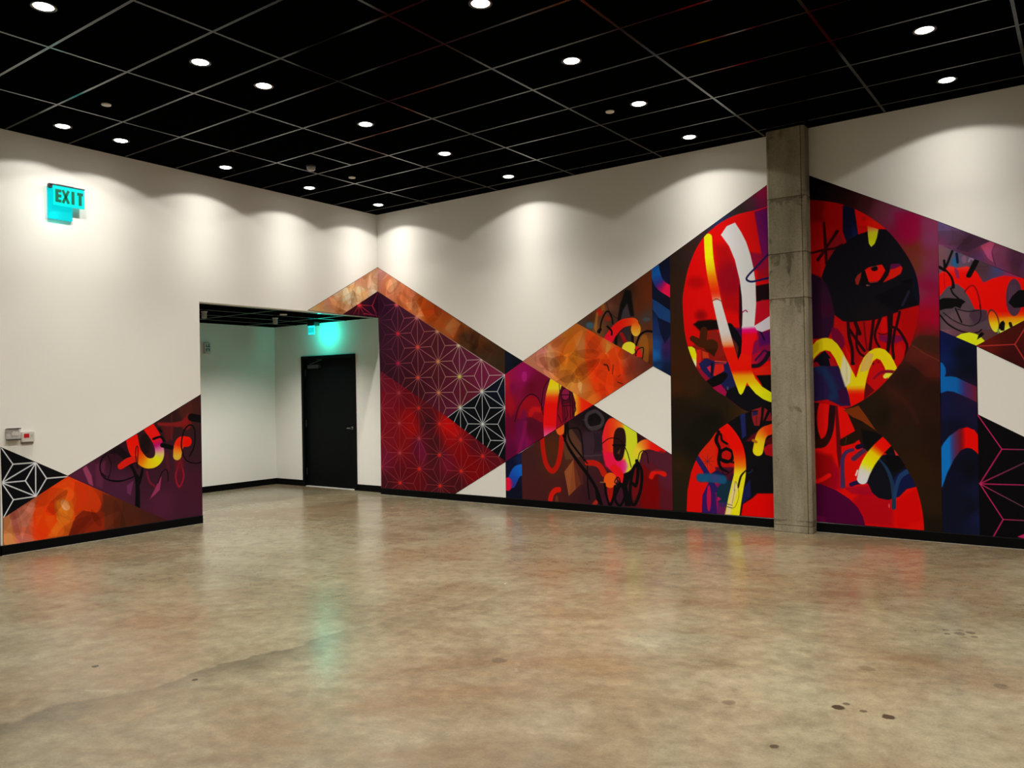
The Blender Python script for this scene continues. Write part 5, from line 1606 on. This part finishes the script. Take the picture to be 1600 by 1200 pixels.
p.ell(735, 255, 42, 102, ('y', [(150, (235, 40, 10)), (215, (245, 110, 5)), (270, (240, 190, 15)), (350, (225, 225, 60))]), crop=q, rot=-14)
p.poly([(800, 225), (900, 210), (1000, 240), (840, 340), (800, 330)], ('y', [(210, (250, 120, 0)), (260, (245, 170, 10)), (320, (220, 225, 60))]), crop=q, soft=8, alpha=.9)
p.poly([(780, 310), (800, 260), (825, 245), (842, 268), (836, 340), (805, 340)], BK, crop=q)
p.stroke([(890, 270), (900, 300)], 26, BK, crop=q)
p.stroke([(775, 330), (780, 360)], 12, (120, 180, 60), crop=q)
p.poly([(380, 402), (430, 370), (505, 356), (560, 366), (610, 392), (655, 440), (575, 490), (480, 450)], (224, 230, 20), crop=q)
p.poly([(580, 425), (590, 390), (620, 350), (650, 370), (625, 395)], BK, crop=q)
p.stroke([(560, 362), (600, 350), (622, 330)], 12, BK, crop=q)
p.build()
p = Panel('back', mur_back, 'painted_facet', 'dark red facet with thin red lattice lines', [[(1525.3, 540), (1671.5, 463), (1700, 475.5), (1700, 622)]], 'M', [((650, 490), (98, 20, 12)), ((900, 600), (58, 12, 12)), ((950, 380), (72, 16, 10)), ((1200, 500), (70, 14, 10))])
for a_ in ([(580, 486), (935, 468)], [(935, 468), (1040, 300)], [(935, 468), (1040, 640)]):
    p.stroke(a_, 8, (202, 52, 46))
p.build()
p = Panel('back', mur_back, 'painted_facet', 'navy strip with blue wave and red arch', [[(1469, 516), (1525.3, 540), (1531, 837), (1472.3, 831)]], 'M',
          [((250, 500), (14, 24, 76)), ((290, 450), (12, 20, 62)), ((420, 550), (8, 12, 22)), ((500, 700), (9, 13, 24)), ((290, 600), (12, 30, 80)), ((400, 1000), (22, 20, 50)), ((280, 1000), (16, 22, 55)), ((500, 940), (42, 20, 44)), ('N', (240, 100), (20, 20, 56)), ('N', (300, 220), (14, 14, 34)), ('N', (420, 130), (24, 18, 48)), ('N', (320, 600), (14, 14, 36)), ('N', (400, 560), (9, 10, 17)), ('N', (460, 900), (22, 26, 64)), ('N', (470, 700), (16, 20, 46)), ('N', (410, 850), (9, 11, 20)), ('N', (230, 900), (14, 16, 34)), ('N', (330, 850), (12, 16, 30))])
p.poly([(225, 632), (258, 645), (284, 690), (288, 735), (276, 772), (330, 768), (390, 778), (470, 818), (580, 868), (580, 1012), (500, 972), (420, 938), (360, 912), (300, 905), (225, 930)],
       ('x', [(235, (10, 98, 172)), (390, (12, 92, 160)), (430, (40, 62, 128)), (470, (72, 40, 95)), (530, (92, 32, 66)), (570, (112, 28, 44))]))
p.poly([(185, 395), (215, 345), (260, 292), (330, 242), (390, 228), (445, 250), (480, 300), (482, 445), (460, 415), (425, 388), (385, 382), (340, 402), (290, 470), (240, 570), (205, 672), (190, 690)],
       ('x', [(200, (12, 110, 185)), (255, (12, 112, 188)), (280, (60, 62, 120)), (315, (98, 36, 66)), (348, (125, 16, 26)), (368, (190, 8, 8)), (385, (250, 4, 0)), (480, (250, 6, 0))]), crop='N')
p.build()
p = Panel('back', mur_back, 'painted_facet', 'black facet with thin pink star lines', [[(1527.3, 648), (1700, 732), (1700, 849), (1531, 837)]], 'N', [((550, 500), (8, 6, 9)), ((700, 800), (7, 6, 8))])
PK = (205, 36, 92)
for a_, c_ in (([(468, 135), (650, 393)], PK), ([(650, 393), (830, 396), (1100, 400)], [PK, (120, 70, 80), (95, 60, 75)]), ([(650, 393), (485, 652)], PK), ([(485, 652), (830, 490), (1200, 320)], [PK, (100, 62, 76), (90, 56, 70)]),
              ([(485, 652), (680, 658), (830, 662), (1200, 670)], [PK, PK, (110, 66, 80), (90, 56, 70)]), ([(485, 652), (640, 735), (830, 835), (1100, 980)], [PK, (120, 62, 78), (90, 56, 70), (90, 56, 70)]), ([(485, 652), (660, 920)], PK), ([(660, 920), (830, 928), (1100, 934)], [PK, (110, 66, 80), (90, 56, 70)]), ([(660, 920), (580, 1060)], PK)):
    p.stroke(a_, 7.5, c_, smooth=False)
p.poly([(765, 1050), (816, 1030), (830, 1065)], PK)
p.build()

# --- left wall, peak over the opening
p = Panel('left', mur_peak, 'painted_facet', 'peach facet of translucent leaf shapes', [[(590, 418), (482, 484.6), (535.5, 491), (590, 455)]], 'A',
          [((500, 120), (202, 152, 106)), ((450, 180), (196, 132, 92)), ((400, 170), (190, 122, 90)), ((350, 230), (192, 152, 100)), ((300, 280), (188, 166, 126)), ((400, 250), (202, 166, 112)), ((500, 220), (212, 180, 136)), ((250, 320), (186, 130, 86)), ((180, 330), (196, 130, 100)), ((150, 350), (192, 146, 92)), ((300, 350), (196, 140, 96)), ((100, 370), (190, 166, 116))])
p.ell(315, 280, 26, 60, (200, 182, 140), alpha=.7)
p.ell(420, 260, 60, 40, (206, 172, 118), alpha=.5, rot=40)
p.petals(34, 11, PALE, .15, .4).build()
p = Panel('left', mur_peak, 'painted_facet', 'maroon facet with faint red star lines', [[(590, 455), (535.5, 491), (590.6, 496.5)]], 'A', [((400, 380), (58, 12, 22)), ((500, 330), (50, 15, 36)), ((520, 270), (46, 16, 36)), ((450, 400), (50, 14, 30))])
for a_ in ([(405, 340), (365, 405)], [(405, 340), (400, 410)], [(405, 340), (440, 410)], [(405, 340), (495, 345)], [(405, 340), (500, 412)], [(495, 345), (535, 250)], [(495, 345), (535, 440)], [(440, 400), (530, 415)], [(495, 345), (530, 400)]):
    p.stroke(a_, 5, [(205, 45, 55), (120, 36, 56)], smooth=False, alpha=.85)
p.ell(405, 340, 14, 14, (225, 45, 50), soft=20)
p.build()

# --- left wall, low mural
p = Panel('left', mur_left, 'painted_facet', 'black facet with white star lines', [[(1.5, 699.5), (106, 744), (5, 809.5)]], 'O', [((100, 700), (8, 9, 12)), ((300, 680), (14, 11, 14))])
for a_ in ([(6, 523), (75, 620), (12, 728)], [(75, 620), (208, 610)], [(12, 728), (208, 611)], [(208, 611), (148, 717), (209, 808)], [(12, 730), (148, 717)], [(12, 730), (209, 808)], [(208, 611), (209, 808)], [(211, 612), (272, 703), (210, 808)], [(272, 703), (398, 692)], [(13, 734), (78, 828), (18, 936)], [(78, 828), (209, 808)]):
    p.stroke(a_, 7, (216, 213, 206), smooth=False)
p.build()
p = Panel('left', mur_left, 'painted_facet', 'orange facet of layered leaf shapes', [[(106, 744), (264, 814.5), (5, 854.5), (5, 809.5)]], 'O',
          [((40, 960), (192, 112, 70)), ((100, 900), (186, 92, 76)), ((150, 950), (196, 106, 80)), ((60, 1060), (182, 106, 45)), ((150, 1050), (196, 106, 76)), ((170, 850), (186, 98, 68)), ((300, 770), (226, 64, 10)), ((250, 880), (232, 58, 4)), ((230, 950), (226, 58, 10)), ((250, 1020), (232, 60, 10)), ((400, 740), (226, 64, 10)), ((380, 850), (202, 96, 20)), ((400, 930), (192, 92, 20)), ((340, 1030), (205, 85, 15)), ((500, 800), (202, 54, 8)), ((550, 860), (192, 44, 8)), ((480, 960), (128, 34, 8)), ((560, 980), (128, 30, 10)), ((620, 880), (86, 32, 15)), ((700, 870), (76, 35, 20)), ((850, 900), (70, 30, 20)), ((650, 1000), (96, 34, 15)), ((950, 940), (66, 28, 20))])
p.poly([(200, 860), (300, 740), (420, 690), (520, 740), (590, 850), (560, 905), (470, 890), (430, 950), (330, 1040), (200, 1060), (195, 950)], (228, 58, 6), smooth=True, alpha=.55, soft=4)
p.poly([(440, 930), (490, 888), (570, 905), (615, 900), (612, 1000), (400, 1040)], (126, 32, 9), soft=4)
p.ell(375, 890, 58, 78, (196, 112, 22), alpha=.55)
p.poly([(20, 940), (55, 918), (75, 1060), (98, 1090), (20, 1098)], (190, 114, 60))
p.poly([(55, 915), (130, 872), (195, 1064), (100, 1086)], (182, 92, 74), alpha=.8)
p.poly([(85, 900), (200, 832), (208, 880), (150, 1000), (130, 1064)], (204, 118, 88), alpha=.7)
p.ell(265, 935, 66, 110, (236, 54, 2), alpha=.8)
p.poly([(205, 875), (235, 826), (300, 768), (398, 704), (440, 730), (430, 800), (340, 800), (260, 880), (210, 1000)], (230, 70, 10), alpha=.75)
p.poly([(440, 718), (530, 752), (575, 800), (594, 850), (565, 905), (480, 890), (440, 922), (424, 830)], (204, 54, 8), alpha=.85)
p.poly([(600, 790), (720, 838), (700, 992), (612, 1006), (612, 900)], (92, 36, 16), alpha=.8)
p.poly([(720, 840), (800, 870), (780, 975), (702, 992)], (74, 34, 20), alpha=.8)
p.poly([(270, 1052), (330, 960), (430, 945), (400, 1036)], (204, 92, 16), alpha=.7)
p.poly([(355, 840), (375, 822), (400, 845), (410, 875), (392, 892), (366, 878)], (216, 142, 92), smooth=True)
p.ell(396, 795, 38, 42, (242, 84, 18), alpha=.7)
p.poly([(330, 780), (440, 780), (430, 900), (380, 1000), (330, 930)], (205, 110, 20), smooth=True, alpha=.25)
p.petals(26, 21, PALE, .17, .36).build()
p = Panel('left', mur_left, 'painted_facet', 'purple facet with red and yellow brush hook', [[(106, 744), (313.2, 617), (316, 806.8), (264, 814.5)]], 'O',
          [((480, 670), (84, 30, 54)), ((600, 720), (72, 28, 50)), ((700, 750), (76, 30, 54)), ((950, 850), (80, 28, 50)), ((1100, 750), (68, 24, 40)), ((1100, 880), (68, 25, 42)), ((1120, 300), (66, 30, 24)), ((1000, 350), (48, 24, 22)), ((950, 450), (46, 25, 28)), ((680, 560), (48, 17, 26)), ((780, 560), (42, 14, 22)), ((1150, 500), (50, 26, 32)), ((1000, 550), (60, 25, 36)), ((880, 720), (60, 24, 38))])
p.poly([(560, 620), (620, 600), (600, 760), (560, 750)], (108, 38, 66), soft=20, alpha=.6)
p.poly([(484, 648), (505, 628), (535, 685), (546, 748), (520, 735)], (152, 60, 90), soft=3)
p.poly([(878, 825), (918, 740), (946, 688), (936, 770), (905, 800)], (150, 50, 86), soft=3)
p.poly([(742, 745), (782, 715), (765, 802), (745, 790)], (112, 45, 82), soft=4, alpha=.8)
p.stroke([(930, 384), (1010, 388), (1080, 378), (1108, 335)], [18, 22, 34, 34], (128, 28, 26), soft=8)
p.ell(1092, 380, 30, 40, (130, 25, 22), soft=14, alpha=.8)
p.poly([(945, 400), (1020, 395), (1010, 470), (975, 490)], (96, 20, 22), soft=16, alpha=.8)
p.stroke([(1005, 330), (1005, 480)], 6, (110, 34, 32), alpha=.7)
p.poly([(1030, 270), (1120, 250), (1130, 330), (1060, 350)], (85, 32, 26), soft=20, alpha=.6)
p.stroke([(1120, 345), (1190, 358)], 42, (14, 9, 11), soft=6)
p.ell(1050, 690, 24, 78, (86, 20, 36), soft=6)
p.stroke([(1050, 612), (1028, 690), (1050, 752), (1076, 690), (1058, 600)], 9, (150, 22, 40))
p.ell(1050, 610, 30, 50, (110, 20, 30), soft=30, alpha=.7)
p.stroke([(860, 665), (875, 720), (905, 750)], 12, (112, 22, 42))
p.stroke([(975, 560), (985, 660)], 20, (90, 24, 36), soft=10, alpha=.7)
p.stroke([(805, 870), (806, 760), (800, 690)], [30, 26, 24], BK, soft=2)
p.stroke([(802, 710), (785, 660), (762, 622)], [20, 18, 14], BK)
p.stroke([(812, 730), (828, 680), (835, 640)], [22, 18, 12], BK)
p.poly([(630, 555), (700, 510), (790, 600), (770, 640), (690, 560)], (20, 9, 13), soft=14, alpha=.9)
p.ell(850, 500, 42, 76, (46, 22, 22), soft=6)
p.ell(850, 500, 30, 60, (18, 10, 11), soft=10, alpha=.6)
p.stroke([(770, 460), (792, 545), (842, 605), (890, 614), (925, 590), (935, 545), (915, 470), (870, 400)], [70, 68, 62, 58, 56, 54, 62, 66],
         [(0, (250, 14, 4)), (.2, (250, 26, 4)), (.32, (248, 110, 5)), (.42, (240, 195, 15)), (.56, (228, 222, 15)), (.62, (226, 190, 110)), (.68, (216, 110, 150)), (.74, (185, 15, 100)), (.82, (235, 20, 25)), (1, (250, 20, 4))])
p.stroke([(707, 632), (745, 606), (790, 588)], [36, 42, 36], (216, 26, 14))
p.stroke([(1038, 570), (1045, 520), (1062, 490), (1095, 488)], [50, 56, 62, 58], [(0, (222, 175, 50)), (.25, (242, 130, 30)), (.5, (248, 40, 12)), (1, (250, 16, 0))])
p.stroke([(620, 565), (590, 600), (588, 660), (620, 695)], 7, BK)
p.stroke([(600, 580), (585, 640), (610, 700), (690, 722), (775, 698)], 7, BK)
p.stroke([(635, 690), (640, 712), (720, 715), (790, 690)], 6, BK)
p.stroke([(630, 565), (650, 620), (640, 690)], 4, BK)
p.stroke([(806, 640), (794, 570), (797, 522), (806, 518), (808, 560), (804, 640)], 5, BK)
p.stroke([(898, 472), (940, 460), (962, 484)], 14, BK)
p.stroke([(950, 508), (1005, 522)], 26, BK, soft=3)
p.stroke([(930, 410), (945, 430)], 12, BK, soft=3)
p.stroke([(1072, 565), (1062, 500), (1080, 420), (1115, 390), (1140, 420), (1138, 510), (1110, 572)], 8, BK)
p.stroke([(1068, 560), (1095, 600), (1140, 614), (1180, 608)], 7, BK)
p.stroke([(925, 730), (950, 665), (978, 655), (985, 720)], 5, BK)
p.build()

# thin black outline paint showing in the seams and round the edges of the facets
for par, wall, polys in OUTLINES.values():
    m = MB()
    for c in polys:
        g = c.mean(0)
        # push every edge outwards by the line width
        n = len(c)
        area = sum(c[i][0] * c[(i + 1) % n][1] - c[(i + 1) % n][0] * c[i][1] for i in range(n))
        sg = 1 if area > 0 else -1
        ln = []
        for i in range(n):
            a, b_ = c[i], c[(i + 1) % n]
            d = (b_ - a) / np.hypot(*(b_ - a))
            nr = np.array([d[1], -d[0]]) * sg
            ln.append((a + nr * .005, d))
        q = []
        for i in range(n):
            (p1, d1), (p2, d2) = ln[i - 1], ln[i]
            cr = d1[0] * d2[1] - d1[1] * d2[0]
            t_ = ((p2 - p1)[0] * d2[1] - (p2 - p1)[1] * d2[0]) / cr
            v = p1 + d1 * t_
            dv = v - c[i]
            L_ = np.hypot(*dv)
            if L_ > .02:
                v = c[i] + dv / L_ * .02
            q.append(v)
        vs_ = [m.bm.verts.new((v[0], -.0012, v[1]) if wall == 'back' else (.0012, v[0], v[1])) for v in q]
        m.bm.faces.new(vs_)
    o_ = m.build('painted_outline', M_OUTLINE, par)
    o_['label'] = 'thin black outline between the facets'
